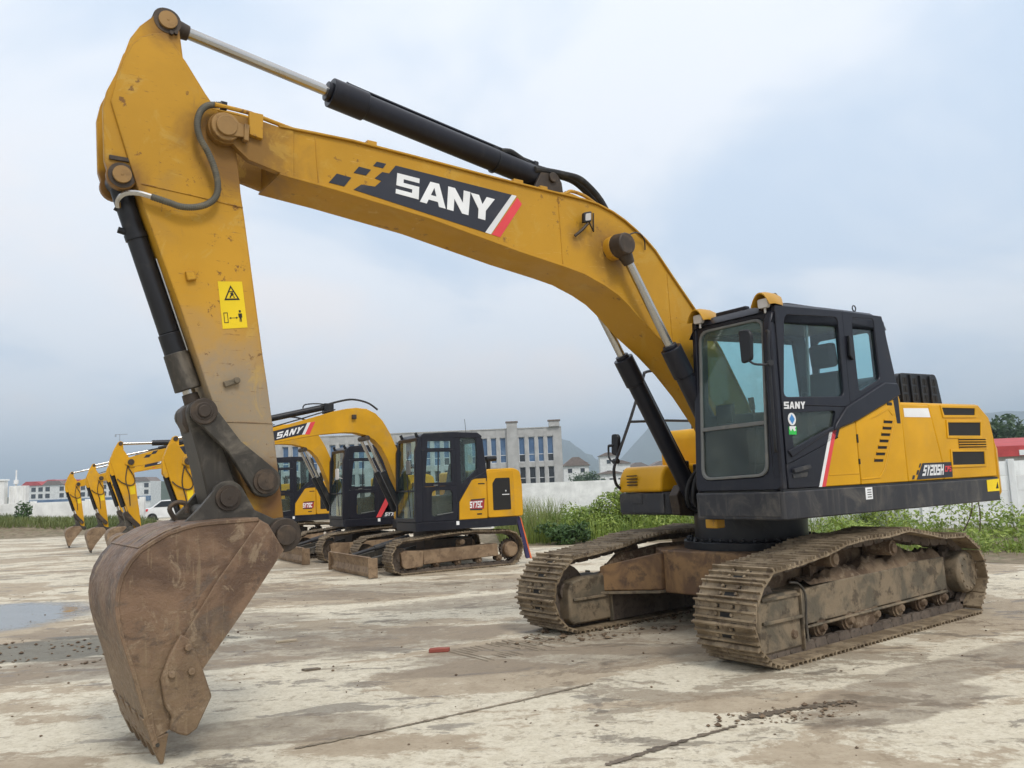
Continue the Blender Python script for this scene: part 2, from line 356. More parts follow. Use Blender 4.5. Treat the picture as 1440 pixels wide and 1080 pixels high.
def link(name, me, parent=None, rotz=None, bevel=0.0, seg=2):
    o = bpy.data.objects.new(name, me); COL.objects.link(o)
    if parent: o.parent = parent
    if rotz: o.rotation_euler = (0, 0, rotz)
    if bevel:
        b = o.modifiers.new('bevel', 'BEVEL'); b.width = bevel; b.segments = seg; b.limit_method = 'ANGLE'; b.angle_limit = math.radians(40)
    return o
def obj(name, mb, mat, parent=None, bevel=0.0, seg=2, sharp=35): return link(name, mb.mesh(name, M[mat] if isinstance(mat, str) else mat, sharp), parent, None, bevel, seg)
def tag(o, label=None, cat=None, group=None, kind=None):
    for k, v in (('label', label), ('category', cat), ('group', group), ('kind', kind)):
        if v: o[k] = v
    return o
def empty(name, loc, rz=0.0):
    o = bpy.data.objects.new(name, None); COL.objects.link(o); o.location = loc; o.rotation_euler = (0, 0, rz); o.empty_display_size = 0.3; return o
def arc(cx, cz, r, a0, a1, n=10): return [(cx + r * math.cos(math.radians(a0 + (a1 - a0) * i / n)), cz + r * math.sin(math.radians(a0 + (a1 - a0) * i / n))) for i in range(n + 1)]
def rounded(p, r, n=4):
    out = []; k = len(p)
    for i in range(k):
        a, b, c = Vector(p[i - 1]), Vector(p[i]), Vector(p[(i + 1) % k])
        u, w = (a - b), (c - b); rr = min(r, u.length * .45, w.length * .45); p0 = b + u.normalized() * rr; p1 = b + w.normalized() * rr
        for j in range(n + 1):
            t = j / n; q = (1 - t) ** 2 * p0 + 2 * t * (1 - t) * b + t * t * p1; out.append((q.x, q.y))
    return out
def spline(pts, n=10):
    pts = [Vector(p) for p in pts]; out = []
    for i in range(len(pts) - 1):
        a, b, c, d = pts[max(i - 1, 0)], pts[i], pts[i + 1], pts[min(i + 2, len(pts) - 1)]
        for j in range(n):
            t = j / n
            out.append(0.5 * ((2 * b) + (c - a) * t + (2 * a - 5 * b + 4 * c - d) * t * t + (3 * b - a - 3 * c + d) * t ** 3))
    out.append(pts[-1]); return out

# block lettering
_S = [(0, 0), (1, 0), (1, .6), (.3, .6), (.3, .78), (1, .78), (1, 1), (0, 1), (0, .4), (.7, .4), (.7, .22), (0, .22)]
_Ah = [(0, 0), (.33, 1), (.5, 1), (.5, .78), (.39, .42), (.5, .42), (.5, .2), (.32, .2), (.26, 0)]
_Oh = [(.5, 0), (0, 0), (0, 1), (.5, 1), (.5, .8), (.3, .8), (.3, .2), (.5, .2)]
mir = lambda g: [(1 - x, y) for x, y in g]
GLYPH = {'S': [_S], '5': [_S], 'A': [_Ah, mir(_Ah)], '0': [_Oh, mir(_Oh)], '2': [mir(_S)],
 'N': [[(0, 0), (0, 1), (.3, 1), (.7, .46), (.7, 1), (1, 1), (1, 0), (.7, 0), (.3, .54), (.3, 0)]],
 'Y': [[(0, 1), (.34, 1), (.5, .64), (.66, 1), (1, 1), (.65, .4), (.65, 0), (.35, 0), (.35, .4)]],
 'H': [[(0, 0), (0, 1), (.3, 1), (.3, .6), (.7, .6), (.7, 1), (1, 1), (1, 0), (.7, 0), (.7, .4), (.3, .4), (.3, 0)]],
 '7': [[(0, 1), (1, 1), (1, .75), (.58, 0), (.22, 0), (.66, .78), (0, .78)]],
 'C': [[(0, 0), (1, 0), (1, .22), (.3, .22), (.3, .78), (1, .78), (1, 1), (0, 1)]],
 'P': [[(0, 0), (0, 1), (1, 1), (1, .4), (.3, .4), (.3, 0)]], '3': [[(0, 0), (1, 0), (1, 1), (0, 1), (0, .8), (.68, .8), (.68, .6), (.2, .6), (.2, .42), (.68, .42), (.68, .2), (0, .2)]]}
def bil(q, x, y):
    TL, TR, BR, BL = q
    return tuple((TL[i] * (1 - x) + TR[i] * x) * y + (BL[i] * (1 - x) + BR[i] * x) * (1 - y) for i in range(2))
def text(mb, s, quad, y, th=0.002, gap=0.16):
    n = len(s); w = 1 / (n + gap * (n - 1))
    for i, ch in enumerate(s):
        if ch == ' ': continue
        x0 = i * w * (1 + gap)
        for g in GLYPH[ch]: mb.prism([bil(quad, x0 + w * a, b) for a, b in g], y, y + th)
    return mb

# ------------------------------------------------------------------ ground, terrain, hills
YAW, SW = 3.7961, -0.0372
def ground_mat():
    mt, nt, b = new_mat('stained concrete yard')
    tc = N(nt, "ShaderNodeTexCoord").outputs['Object']
    rot = N(nt, "ShaderNodeMapping"); rot.inputs['Rotation'].default_value = (0, 0, 0.30); rot.inputs['Scale'].default_value = (0.50, 1.0, 1.0)
    nt.links.new(tc, rot.inputs[0]); v = rot.outputs[0]
    fine = noise(nt, tc, 30, 8, 0.7); mid = noise(nt, tc, 4.5, 8, 0.65, 0.3); spot = noise(nt, v, 1.9, 9, 0.68, 0.4)
    big = noise(nt, v, 0.62, 12, 0.66, 0.6); big2 = noise(nt, v, 0.30, 12, 0.64, 0.8)
    c = mixc(nt, ramp(nt, mid, 0.3, 0.7), (0.345, 0.278, 0.192), (0.425, 0.352, 0.252))                     # silt-stained slab
    g9 = noise(nt, tc, 11, 10, 0.74, .3)
    pale = ramp(nt, math_(nt, 'ADD', math_(nt, 'ADD', math_(nt, 'MULTIPLY', big, .62), math_(nt, 'MULTIPLY', spot, .26)), math_(nt, 'MULTIPLY', g9, .12)), 0.472, 0.502)
    c = mixc(nt, math_(nt, 'MULTIPLY', pale, ramp(nt, mid, 0.15, 0.5, 0.7, 1.0)), c, mixc(nt, ramp(nt, g9, .4, .6), (0.55, 0.495, 0.375), (0.63, 0.575, 0.45)))        # clean, rain-washed concrete
    c = mixc(nt, ramp(nt, fine, 0.5, 0.62, 0, 0.3), c, (0.26, 0.205, 0.14))
    c = mixc(nt, ramp(nt, noise(nt, tc, 6, 10, 0.72, .4), 0.565, 0.60, 0, 0.4), c, (0.21, 0.158, 0.10))
    mudm = ramp(nt, math_(nt, 'ADD', math_(nt, 'ADD', math_(nt, 'MULTIPLY', spot, 0.36), math_(nt, 'MULTIPLY', big2, 0.48)), math_(nt, 'MULTIPLY', g9, .16)), 0.535, 0.56)
    c = mixc(nt, math_(nt, 'MULTIPLY', mudm, 0.62), c, (0.175, 0.124, 0.076))
    wet = ramp(nt, noise(nt, v, 2.3, 12, 0.68, 0.5), 0.575, 0.60)
    c = mixc(nt, math_(nt, 'MULTIPLY', wet, 0.62), c, (0.115, 0.09, 0.064))
    # damp patches left by standing water and the muddy approach in front of the tracks: fixed places on the yard
    sx = N(nt, "ShaderNodeSeparateXYZ"); nt.links.new(tc, sx.inputs[0])
    def blob(cx, cy, rx, ry, ang, wob=0.5):
        ca, sa = math.cos(ang), math.sin(ang)
        dx = math_(nt, 'SUBTRACT', sx.outputs[0], cx); dy = math_(nt, 'SUBTRACT', sx.outputs[1], cy)
        u = math_(nt, 'DIVIDE', math_(nt, 'ADD', math_(nt, 'MULTIPLY', dx, ca), math_(nt, 'MULTIPLY', dy, sa)), rx)
        w = math_(nt, 'DIVIDE', math_(nt, 'SUBTRACT', math_(nt, 'MULTIPLY', dy, ca), math_(nt, 'MULTIPLY', dx, sa)), ry)
        r2 = math_(nt, 'ADD', math_(nt, 'MULTIPLY', u, u), math_(nt, 'MULTIPLY', w, w))
        return math_(nt, 'ADD', r2, math_(nt, 'MULTIPLY', math_(nt, 'SUBTRACT', spot, 0.5), wob * 3.2))
    dmp = None
    for a in ((0.9, 8.0, 2.4, 0.75, 0.35), (-1.9, 8.6, 1.9, 0.75, 0.2), (-3.9, 7.9, 1.6, .6, 0.1), (-1.75, 5.6, 1.0, .35, .1), (2.4, 5.6, 0.9, 0.3, .5), (-4.2, 10.3, 1.8, 0.7, 0.2), (3.4, 6.6, 1.8, 0.28, .55), (5.6, 7.2, 1.2, .35, .6), (-1.6, 13.0, 2.5, .9, .1), (0.0, 11.4, 2.2, .6, .3)):
        q = ramp(nt, blob(*a, 0.8), 0.75, 1.1, 1, 0); dmp = q if dmp is None else math_(nt, 'MAXIMUM', dmp, q)
    c = mixc(nt, math_(nt, 'MULTIPLY', dmp, ramp(nt, mid, 0.3, 0.6, 0.35, 0.66)), c, (0.175, 0.135, 0.095))
    silt = ramp(nt, blob(-4.9, 9.0, 1.9, 0.75, 0.15, .8), 0.7, 1.05, 1, 0)
    c = mixc(nt, math_(nt, 'MULTIPLY', silt, 0.85), c, (0.105, 0.10, 0.08))
    pud = ramp(nt, blob(-7.6, 11.5, 1.75, 1.75, 0.1, 0.45), 0.6, 1.15, 1, 0)
    c = mixc(nt, pud, c, (0.16, 0.155, 0.14))
    # brown earth border along the verge
    nt.links.new(c, b.inputs['Base Color'])
    r = ramp(nt, fine, 0.2, 0.8, 0.72, 0.92)
    r = math_(nt, 'SUBTRACT', r, math_(nt, 'MULTIPLY', math_(nt, 'MAXIMUM', wet, math_(nt, 'MULTIPLY', mudm, 0.6)), 0.28))
    r = math_(nt, 'MULTIPLY', r, math_(nt, 'SUBTRACT', 1.0, math_(nt, 'MULTIPLY', pud, 0.84)))
    nt.links.new(r, b.inputs['Roughness'])
    hgt = math_(nt, 'ADD', math_(nt, 'MULTIPLY', fine, 0.5), math_(nt, 'ADD', math_(nt, 'MULTIPLY', mid, 0.8), math_(nt, 'MULTIPLY', mudm, 0.9)))
    hgt = math_(nt, 'MULTIPLY', hgt, math_(nt, 'SUBTRACT', 1.0, pud))
    bump(nt, b, hgt, 0.45, 0.02)
    return mt
edge = [(80, 10), (40, 13), (20, 21.5), (8, 26.5), (3, 28), (-3, 31), (-9, 44), (-14, 62), (-80, 80)]
g = MB(); pl = [(-80, -30), (80, -30)] + edge
g.add([(x, y, 0) for x, y in pl], [tuple(range(len(pl)))])
tag(obj('ground', g, ground_mat()), kind='structure')
M['earth'] = mud_mat('bank earth', (0.16, 0.12, 0.075), (0.23, 0.185, 0.12), (0.10, 0.11, 0.045), 5, 0.95)
M['land'] = mud_mat('distant land', (0.07, 0.095, 0.05), (0.13, 0.14, 0.085), (0.05, 0.075, 0.035), 0.4, 0.95, 0)
s_ = MB(); n = len(edge)
low = [(x * 1.1, y + 6, -4.5) for x, y in edge]
s_.add([(x, y, -0.0) for x, y in edge] + low, [(i + 1, i, n + i, n + i + 1) for i in range(n - 1)])
tag(obj('embankment', s_, 'earth'), kind='structure')
t_ = MB(); t_.add([(-9000, -300, -4.6), (9000, -300, -4.6), (9000, 9000, -4.6), (-9000, 9000, -4.6)], [(0, 1, 2, 3)])
tag(obj('terrain', t_, 'land'), kind='structure')

def hill(name, pts, Y, depth, mat, jit=4.0, seed=1, base=-5):
    """a ridge: silhouette points (x, height) at distance Y, falling to the plain on both sides"""
    r = random.Random(seed); xs = np.linspace(pts[0][0], pts[-1][0], 90)
    hs = np.interp(xs, [p[0] for p in pts], [p[1] for p in pts])
    prof = [(-1.0, 0), (-.75, .16), (-.5, .42), (-.25, .75), (0, 1), (.4, .6), (1, 0)]
    ph = [r.uniform(0, 6) for _ in range(8)]
    mb = MB(); V = []
    for j, (t, k) in enumerate(prof):
        for i, x in enumerate(xs):
            w = 1 + .25 * math.sin(i * .9 + ph[j % 8]) * (abs(t) > .1) * .5 + .12 * math.sin(i * 2.3 + ph[(j + 3) % 8]) * (abs(t) > .1)
            hh = base + (hs[i] - base) * min(1, k * w) + (r.uniform(-jit, jit) if 0 < k else 0)
            V.append((x, Y + t * depth, hh))
    nx = len(xs)
    mb.add(V, [(j * nx + i, j * nx + i + 1, (j + 1) * nx + i + 1, (j + 1) * nx + i) for j in range(len(prof) - 1) for i in range(nx - 1)])
    return tag(obj(name, mb, mat, sharp=180), kind='structure')
M['hill'] = mud_mat('wooded hillside', (0.035, 0.055, 0.03), (0.055, 0.075, 0.04), (0.03, 0.045, 0.025), 0.02, 0.95, 0)
hill('mountain', [(-200, 20), (20, 120), (150, 165), (205, 140), (270, 88), (330, 60), (400, 40), (600, 10)], 3000, 900, 'hill', 3, 2)
hill('mountain', [(330, 10), (420, 110), (500, 190), (545, 222), (620, 200), (760, 190), (1000, 150), (1300, 120), (1700, 190), (1950, 190), (2400, 150), (3000, 60)], 3050, 1000, 'hill', 3, 5)
hill('mountain', [(-2600, 20), (-1800, 40), (-1200, 30), (-700, 36), (-300, 22), (200, 40), (700, 46), (1200, 20)], 3900, 600, 'hill', 3, 9)
hill('hill', [(-420, -4), (-330, 8), (-260, 14), (-200, 12), (-120, 9), (-20, 4), (60, -4)], 560, 90, 'hill', .6, 3)
hill('hill', [(60, -4), (110, 3), (170, 6), (230, 5), (330, 4), (420, -4)], 560, 90, 'hill', .5, 4)
hill('hill', [(60, -4), (78, 1), (100, 3), (140, 2), (200, -4)], 150, 22, 'hill', .4, 6)

# ------------------------------------------------------------------ large excavator
LX = empty('large_excavator', (2.4644, 8.8934, 0), YAW)
tag(LX, 'big yellow excavator nearest the camera with wide muddy tracks and rusty bucket touching the ground', 'excavator')
def up(name, mb, mat, parent=None, bevel=0.0, sharp=35, seg=2):       # a part (or sub-part) of the slewing upper body
    o = obj(name, mb, mat, parent or LX, bevel, seg, sharp)
    if parent is None: o.rotation_euler = (0, 0, SW)
    return o
def shade(nm, mat='yellow'): return M[mat]

# ---- crawler tracks
PATH_BIG = [(1.70, .0), (1.86, .06), (1.97, .16), (2.035, .33), (2.01, .50), (1.90, .66), (1.74, .78), (1.41, .805), (.976, .853), (.66, .915), (.30, .94), (-.05, .935), (-.43, .965), (-.73, .917), (-1.115, .85), (-1.587, .83), (-1.80, .71), (-1.93, .56), (-1.97, .40), (-1.92, .25), (-1.82, .12), (-1.70, .0)]
def resample(path, n):
    P = [Vector((a, b)) for a, b in path]; P.append(P[0]); L = [0]
    for i in range(len(P) - 1): L.append(L[-1] + (P[i + 1] - P[i]).length)
    out = []
    for k in range(n):
        t = (k + .5) / n * L[-1]
        i = max(j for j in range(len(L)) if L[j] <= t); i = min(i, len(P) - 2)
        q = P[i].lerp(P[i + 1], (t - L[i]) / (L[i + 1] - L[i])); d = (P[i + 1] - P[i]).normalized(); out.append((q, d))
    return out, L[-1] / n
MESH = {}
def cached(key, fn):
    if key not in MESH: MESH[key] = fn()
    return MESH[key]
def shoe_mesh(key, pitch, hw, s, big):
    def mk():
        mb = MB(); p = pitch
        # local: x along travel, y across, z outward (0 = grouser tip level)
        t0, t1 = -.040 * s, -.026 * s
        prof = [(-p * .56, t0), (p * .42, t0), (p * .45, t0 + .006 * s), (p * .45, .003), (p * .37, .003), (p * .33, t1), (p * .11, t1), (p * .075, 0), (p * .005, 0), (-p * .03, t1), (-p * .25, t1), (-p * .285, 0), (-p * .355, 0), (-p * .39, t1), (-p * .56, t1 - .003)]
        mb.prism(prof, -hw, hw)
        if big:                                                        # bolt pads and the hole edges near the middle
            for y in (-.075, .075):
                for x in (-.025, .040): mb.cyl((x * s, y, t1 - .001), (x * s, y, -.008), .014, seg=8)
            hole = MB()
            for y0, y1, x0, x1 in ((-.062, .042, -.046, -.008), (-.10, -.075, .026, .052), (.05, .075, .026, .052)):
                hole.box(x0 * s, x1 * s, y0, y1, t1 - .002, t1 + .002)
            nf = len(mb.f); mb.add(hole.v, hole.f)
            me = mb.mesh('track_shoe', M['shoe'], 30); me.materials.append(M['grille'])
            for p_ in list(me.polygons)[nf:]: p_.material_index = 1
            return me
        return mb.mesh('track_shoe', M['shoe'], 30)
    return cached(key, mk)
def rect(x, z, a, b): return [(x - a, z - b), (x + a, z - b), (x + a, z + b), (x - a, z + b)]
def make_track(parent, side, y_in, y_out, path, n, s, key, big):
    yc = side * (y_in + y_out) / 2; hw = (y_out - y_in) / 2
    samp, pitch = resample(path, n)
    ysign = side
    def Y(a): return yc + side * a                                       # a > 0 towards the outside
    X1, X0 = path[0][0], path[-1][0]
    fr = MB()
    zt = .57 * s; zb = .25 * s
    if big:
        fr.prism([(1.12, .24), (1.12, .53), (.48, .565), (-.70, .575), (-.72, .60), (-1.43, .60), (-1.45, .27), (-1.0, .262)], Y(-.19), Y(.11))
        fr.prism([(1.10, .215), (-1.40, .245), (-1.40, .268), (1.10, .238)], Y(.105), Y(.145))
    else:
        fr.prism([(.70, .15), (.70, .40), (-.84, .42), (-.86, .19)], Y(-.12), Y(.12))
    tr = obj('crawler_track', fr, 'frame_mud' if big else 'blade', parent, 0.012)
    me = shoe_mesh(key + 'shoe', pitch, hw, s, big)
    for k, (q, d) in enumerate(samp):
        o = bpy.data.objects.new('track_shoe', me); COL.objects.link(o); o.parent = tr
        mt = Matrix(((d.x, 0, d.y, q.x), (0, -1, 0, yc), (d.y, 0, -d.x, q.y), (0, 0, 0, 1)))   # local z points away from the loop
        j = random.uniform(-.02, .02)
        o.matrix_parent_inverse = Matrix(); o.matrix_basis = mt @ Matrix.Rotation(j, 4, 'Y')
    # link chain on the inside of the shoes
    def chain():
        mb = MB(); cs, cpitch = resample(path, n)
        for q, d in cs:
            for a in (-.09 * s, .09 * s):
                nx, nz = -d.y, d.x                                        # inward
                p = [(q.x + d.x * u + nx * w, q.y + d.y * u + nz * w) for u, w in ((-cpitch * .52, .036 * s), (cpitch * .40, .036 * s), (cpitch * .52, .085 * s), (cpitch * .35, .115 * s), (-cpitch * .35, .115 * s), (-cpitch * .5, .075 * s))]
                mb.prism(p, a - .028 * s, a + .028 * s)
        return mb.mesh('track_chain', M['chain'])
    ch = link('track_chain', cached(key + 'chain', chain), tr); ch.location = (0, yc, 0); ch['kind'] = 'stuff'
    # idler (front), sprocket with motor cover (rear), rollers
    fx = X1 - .03 * s; fz = .405 * s; rz = .42 * s
    mb = MB(); mb.cyl((fx, Y(-.07 * s), fz), (fx, Y(.07 * s), fz), .275 * s, seg=28).cyl((fx, Y(-.12 * s), fz), (fx, Y(.09 * s), fz), .10 * s, seg=16)
    obj('idler_wheel', mb, 'chain', tr, .006)
    mb = MB(); sx_ = X0 + (-.06 if big else .02) * s
    nt_ = 19; pr = []
    for i in range(nt_ * 2):
        a = math.pi * i / nt_; r = (.30 if i % 2 else .245) * s; pr.append((sx_ + r * math.cos(a), rz + r * math.sin(a)))
    mb.prism(pr, Y(-.04 * s), Y(.04 * s))
    sp_o = obj('drive_sprocket', mb, 'chain', tr, .004)
    mb = MB(); mb.cyl((sx_, Y(-.16 * s), rz), (sx_, Y(.17 * s), rz), .215 * s, seg=32).cyl((sx_, Y(.17 * s), rz), (sx_, Y(.20 * s), rz), .215 * s, .185 * s, seg=32)
    for i in range(12):
        a = math.pi * i / 6; c_ = (sx_ + .16 * s * math.cos(a), rz + .16 * s * math.sin(a)); mb.cyl((c_[0], Y(.198 * s), c_[1]), (c_[0], Y(.213 * s), c_[1]), .014 * s, seg=6)
    obj('motor_cover', mb, 'frame_mud' if big else 'blade', tr, .006)
    nr = 7 if big else 5
    for i in range(nr):
        x = (X1 - .42 * s) + (X0 + .36 * s - (X1 - .42 * s)) * i / (nr - 1); z = .20 * s
        mb = MB(); mb.cyl((x, Y(-.15 * s), z), (x, Y(.11 * s), z), .075 * s, seg=16).cyl((x, Y(.04 * s), z), (x, Y(.09 * s), z), .095 * s, seg=16).cyl((x, Y(.11 * s), z), (x, Y(.15 * s), z), .05 * s, .03 * s, seg=12)
        obj('track_roller', mb, 'mud', tr)
    for x, z in ((-.34, .775), (.66, .76)) if big else ((-.1, .50),):
        z2 = z if big else z
        mb = MB(); mb.cyl((x, Y(-.10 * s), z2), (x, Y(.17 * s), z2), .072 * s, seg=18).cyl((x, Y(.17 * s), z2), (x, Y(.19 * s), z2), .05 * s, .045 * s, seg=14)
        mb.box(x - .05, x + .05, Y(-.12 * s), Y(-.05 * s), .5 * s, z2)
        obj('carrier_roller', mb, 'mud', tr)
    mb = MB()
    if big:
        mb.prism([(1.165, .085), (1.70, .08), (1.745, .14), (1.745, .42), (1.70, .51), (1.52, .545), (1.17, .545)], Y(-.22), Y(.13))
        o_ = obj('idler_guard', mb, 'frame_mud', tr, .02)
        rb = MB().box(1.17, 1.70, Y(.13), Y(.155), .318, .345).box(1.17, 1.69, Y(.13), Y(.145), .50, .525).box(1.155, 1.175, Y(.09), Y(.155), .06, .56); obj('guard_rib', MB().box(1.176, 1.70, Y(-.245), Y(-.22), .318, .345).box(1.16, 1.176, Y(-.25), Y(-.20), .06, .56), 'frame_mud', tr, .005)
        obj('inner_shade_plate', MB().prism([(1.15, .05), (1.15, .33), (-1.55, .33), (-1.55, .06)], Y(-.20), Y(-.165)), 'chain', tr, .01)  # added dark plate, standing in for the deep shade under the machine
        obj('guard_rib', rb, 'frame_mud', tr, .005)
        obj('frame_shoulder', MB().prism([(1.36, .50), (1.02, .735), (.30, .80), (-.95, .76), (-1.38, .62), (-1.38, .50)], Y(-.215), Y(-.15)), 'mud', tr, .015)
        gd = MB().box(-.02, .32, Y(-.06), Y(.12), .10, .262); obj('track_guide', gd, 'mud', tr, .02)
    else:
        mb.prism([(.72, .12), (1.06, .10), (1.12, .16), (1.14, .38), (1.06, .42), (.70, .40)], Y(-.15), Y(.14)); obj('idler_guard', mb, 'blade', tr, .01)
    # soil heaped on the frame
    if big:
        mb = MB(); nx_, ny_ = 40, 8; V = []; r = random.Random(3 if side > 0 else 4)
        for j in range(ny_):
            for i in range(nx_):
                x = -1.40 + 2.35 * i / (nx_ - 1); yy = -.15 + .255 * j / (ny_ - 1)
                hgt = .15 * max(0, math.sin(math.pi * (j + .3) / ny_)) * (.35 + .65 * abs(math.sin(i * .33 + 1))) * (.6 + .4 * math.sin(i * .11)) + r.uniform(-.034, .034)
                V.append((x, Y(yy), .572 + (.02 if x < -.7 else 0) + (hgt if 0 < j < ny_ - 1 else -.01)))
        f = [(j * nx_ + i, j * nx_ + i + 1, (j + 1) * nx_ + i + 1, (j + 1) * nx_ + i) for j in range(ny_ - 1) for i in range(nx_ - 1)]
        mb.add(V, f); o_ = obj('packed_soil', mb, 'mud', tr, sharp=60)
        st = MB().tube(spline([(1.30, Y(.14), .62), (1.20, Y(.155), .60), (1.13, Y(.165), .50), (1.14, Y(.162), .30), (1.13, Y(.16), .12)], 6), .010, 6)
        if side > 0: obj('grease_hose', st, 'link_steel', tr)
    return tr
make_track(LX, 1, .89, 1.49, PATH_BIG, 49, 1.0, 'big', True)
make_track(LX, -1, .89, 1.49, PATH_BIG, 49, 1.0, 'big', True)

# ---- car body
mb = MB()
mb.prism([(-.62, -.80), (.62, -.80), (.80, -.55), (.80, .55), (.62, .80), (-.62, .80), (-.80, .55), (-.80, -.55)], .34, .78, 'z')
cb = obj('car_body', mb, 'rust_beam', LX, .015)
for sx_ in (1, -1):
    for sy_ in (1, -1):
        x0, x1 = (.36, .79), (.66, 1.22)
        V = []
        for (xa, xb), y, za, zb_ in (((.20 * sx_, .84 * sx_), .52 * sy_, .37, .76), ((.50 * sx_, 1.28 * sx_), 1.00 * sy_, .37, .63)):
            V += [(xa, y, za), (xb, y, za), (xb, y, zb_), (xa, y, zb_)]
        mb = MB().add(V, [(0, 1, 2, 3), (7, 6, 5, 4), (0, 4, 5, 1), (1, 5, 6, 2), (2, 6, 7, 3), (3, 7, 4, 0)])
        if sx_ * sy_ > 0: mb.f = [tuple(reversed(f)) for f in mb.f]
        obj('frame_leg', mb, 'rust_beam', cb, .015)
        fl = MB()
        V2 = []
        for (xa, xb), y, za in (((.18 * sx_, .88 * sx_), .52 * sy_, .342), ((.48 * sx_, 1.32 * sx_), .99 * sy_, .342)):
            V2 += [(xa, y, za), (xb, y, za), (xb, y, za + .027), (xa, y, za + .027)]
        fl.add(V2, [(0, 1, 2, 3), (7, 6, 5, 4), (0, 4, 5, 1), (1, 5, 6, 2), (2, 6, 7, 3), (3, 7, 4, 0)])
        obj('leg_flange', fl, 'frame_mud', cb, .004)
mb = MB().cyl((0, 0, .775), (0, 0, .86), .70, seg=48).cyl((0, 0, .86), (0, 0, 1.145), .58, seg=48)
for i in range(36):
    a = i * math.pi / 18; mb.cyl((.655 * math.cos(a), .655 * math.sin(a), .86), (.655 * math.cos(a), .655 * math.sin(a), .895), .02, seg=6)
obj('slewing_ring', mb, 'black', LX, .006)
mb = MB().box(.94, 1.06, .33, .47, 1.035, 1.12); up('travel_alarm', mb, 'yellow', None, .01)

# ---- upper deck
mb = MB().prism(rounded([(1.215, .36), (1.215, 1.362), (-2.62, 1.362), (-2.62, -1.36), (.60, -1.36), (.60, -.62), (.35, -.42), (.35, .36)], .05, 3), 1.128, 1.372, 'z')
deck = up('upper_deck', mb, 'deck_dark', None, .012)
mb = MB().box(1.216, 1.222, .42, 1.32, 1.16, 1.36); up('front_skirt', mb, 'deck_dark', deck, .003)
mb = MB().prism([(.009, 1.250), (-.105, 1.251), (-.108, 1.362), (.006, 1.36)], 1.3635, 1.3655); up('serial_label', mb, 'white', deck)
mb = MB()
for k in range(4): mb.box(-.085, -.02, 1.366, 1.3668, 1.268 + k * .022, 1.276 + k * .022)
up('label_print', mb, 'ink', deck)
mb = MB().prism([(-2.316, 1.358), (-2.594, 1.365), (-2.583, 1.232), (-2.312, 1.233)], 1.3635, 1.3665); up('hazard_label', mb, 'sign_yellow', deck)
mb = MB().prism([(-2.50, 1.26), (-2.56, 1.26), (-2.55, 1.33)], 1.367, 1.369); up('label_mark', mb, 'ink', deck)
# seam line between skirt and body
mb = MB().box(-2.60, 1.205, 1.325, 1.352, 1.373, 1.388); up('body_seam', mb, 'black', deck)
# ---- counterweight
def cwt(off, z0, z1, ch=0.0):
    pts = [(-2.66, 1.32), (-2.80, 1.26), (-2.90, 1.08), (-2.965, .8), (-3.0, .4), (-3.01, 0), (-3.0, -.4), (-2.965, -.8), (-2.90, -1.08), (-2.80, -1.26), (-2.66, -1.32)]
    return [(x + off, y * (1 - .0)) for x, y in pts] + [(-2.0, -1.30), (-2.0, 1.30)]
P0 = [(-2.635, 1.340), (-2.80, 1.28), (-2.90, 1.10), (-2.97, .8), (-3.0, .4), (-3.01, 0), (-3.0, -.4), (-2.97, -.8), (-2.90, -1.10), (-2.80, -1.28), (-2.635, -1.340)]
lv = [(1.15, .03), (1.22, -.035), (1.70, -.03), (1.78, .015), (2.0, .05), (2.09, .12), (2.14, .24)]
V = []; 
for z, inset in lv:
    for i, (x, y) in enumerate(P0): V.append((x + inset * (1 if 0 < i < 10 else 0.3), y - math.copysign(min(abs(y), max(inset, -.005)), y) * .6, z))
k = len(P0); fs = [(j * k + i, j * k + i + 1, (j + 1) * k + i + 1, (j + 1) * k + i) for j in range(len(lv) - 1) for i in range(k - 1)]
fs += [tuple(range(k))[::-1], tuple(range((len(lv) - 1) * k, len(lv) * k))]
fs += [tuple([j * k for j in range(len(lv))][::-1]), tuple(j * k + k - 1 for j in range(len(lv)))]
cw = MB().add(V, [tuple(reversed(f)) for f in fs]); up('counterweight', cw, 'yellow_clean', None, .012)
# ---- engine hood with its side doors
mb = MB()
mb.prism([(-.775, 1.389), (-.775, 2.16), (-.80, 2.185), (-2.36, 2.195), (-2.57, 2.05), (-2.625, 1.83), (-2.625, 1.389)], -1.33, 1.325)
hood = up('engine_hood', mb, 'yellow_clean', None, .02)
mb = MB().prism([(-.782, 1.392), (-.765, 2.165), (-1.297, 2.165), (-1.46, 1.575), (-1.462, 1.392)], 1.322, 1.345); d1 = up('hood_door', mb, 'yellow_clean', hood, .012)
mb = MB()
hd = [(-1.305, 2.17), (-2.35, 2.185), (-2.565, 2.045), (-2.62, 1.83), (-2.605, 1.392), (-1.472, 1.392), (-1.47, 1.57)]
mb.prism(hd, 1.322, 1.345); d2 = up('hood_door', mb, 'yellow_clean', hood, .012)
VEN = [[(-1.55, 2.140), (-2.255, 2.146), (-2.238, 2.070), (-1.584, 2.062)], [(-1.642, 1.985), (-2.345, 1.990), (-2.318, 1.845), (-1.631, 1.846)], [(-1.67, 1.675), (-2.358, 1.669), (-2.347, 1.532), (-1.659, 1.537)]]
for q in VEN:
    grow = lambda p, a: [(x + a * (1 if x > -2 else -1), z + a * (1 if z > sum(t[1] for t in p) / 4 else -1)) for x, z in p]
    fr_ = MB().ring(grow(q, .028), q, 1.343, 1.356); vf = up('vent_frame', fr_, 'yellow_clean', hood, .004)
    up('vent_grille', MB().prism(q, 1.343, 1.3475), 'grille', hood)
    cx0, cx1 = min(p[0] for p in q), max(p[0] for p in q); z0, z1 = min(p[1] for p in q) + .012, max(p[1] for p in q) - .012
mb = MB()
for k in range(4): mb.box(-2.43, -1.835, 1.343, 1.3475, 1.715 + k * .027, 1.727 + k * .027)
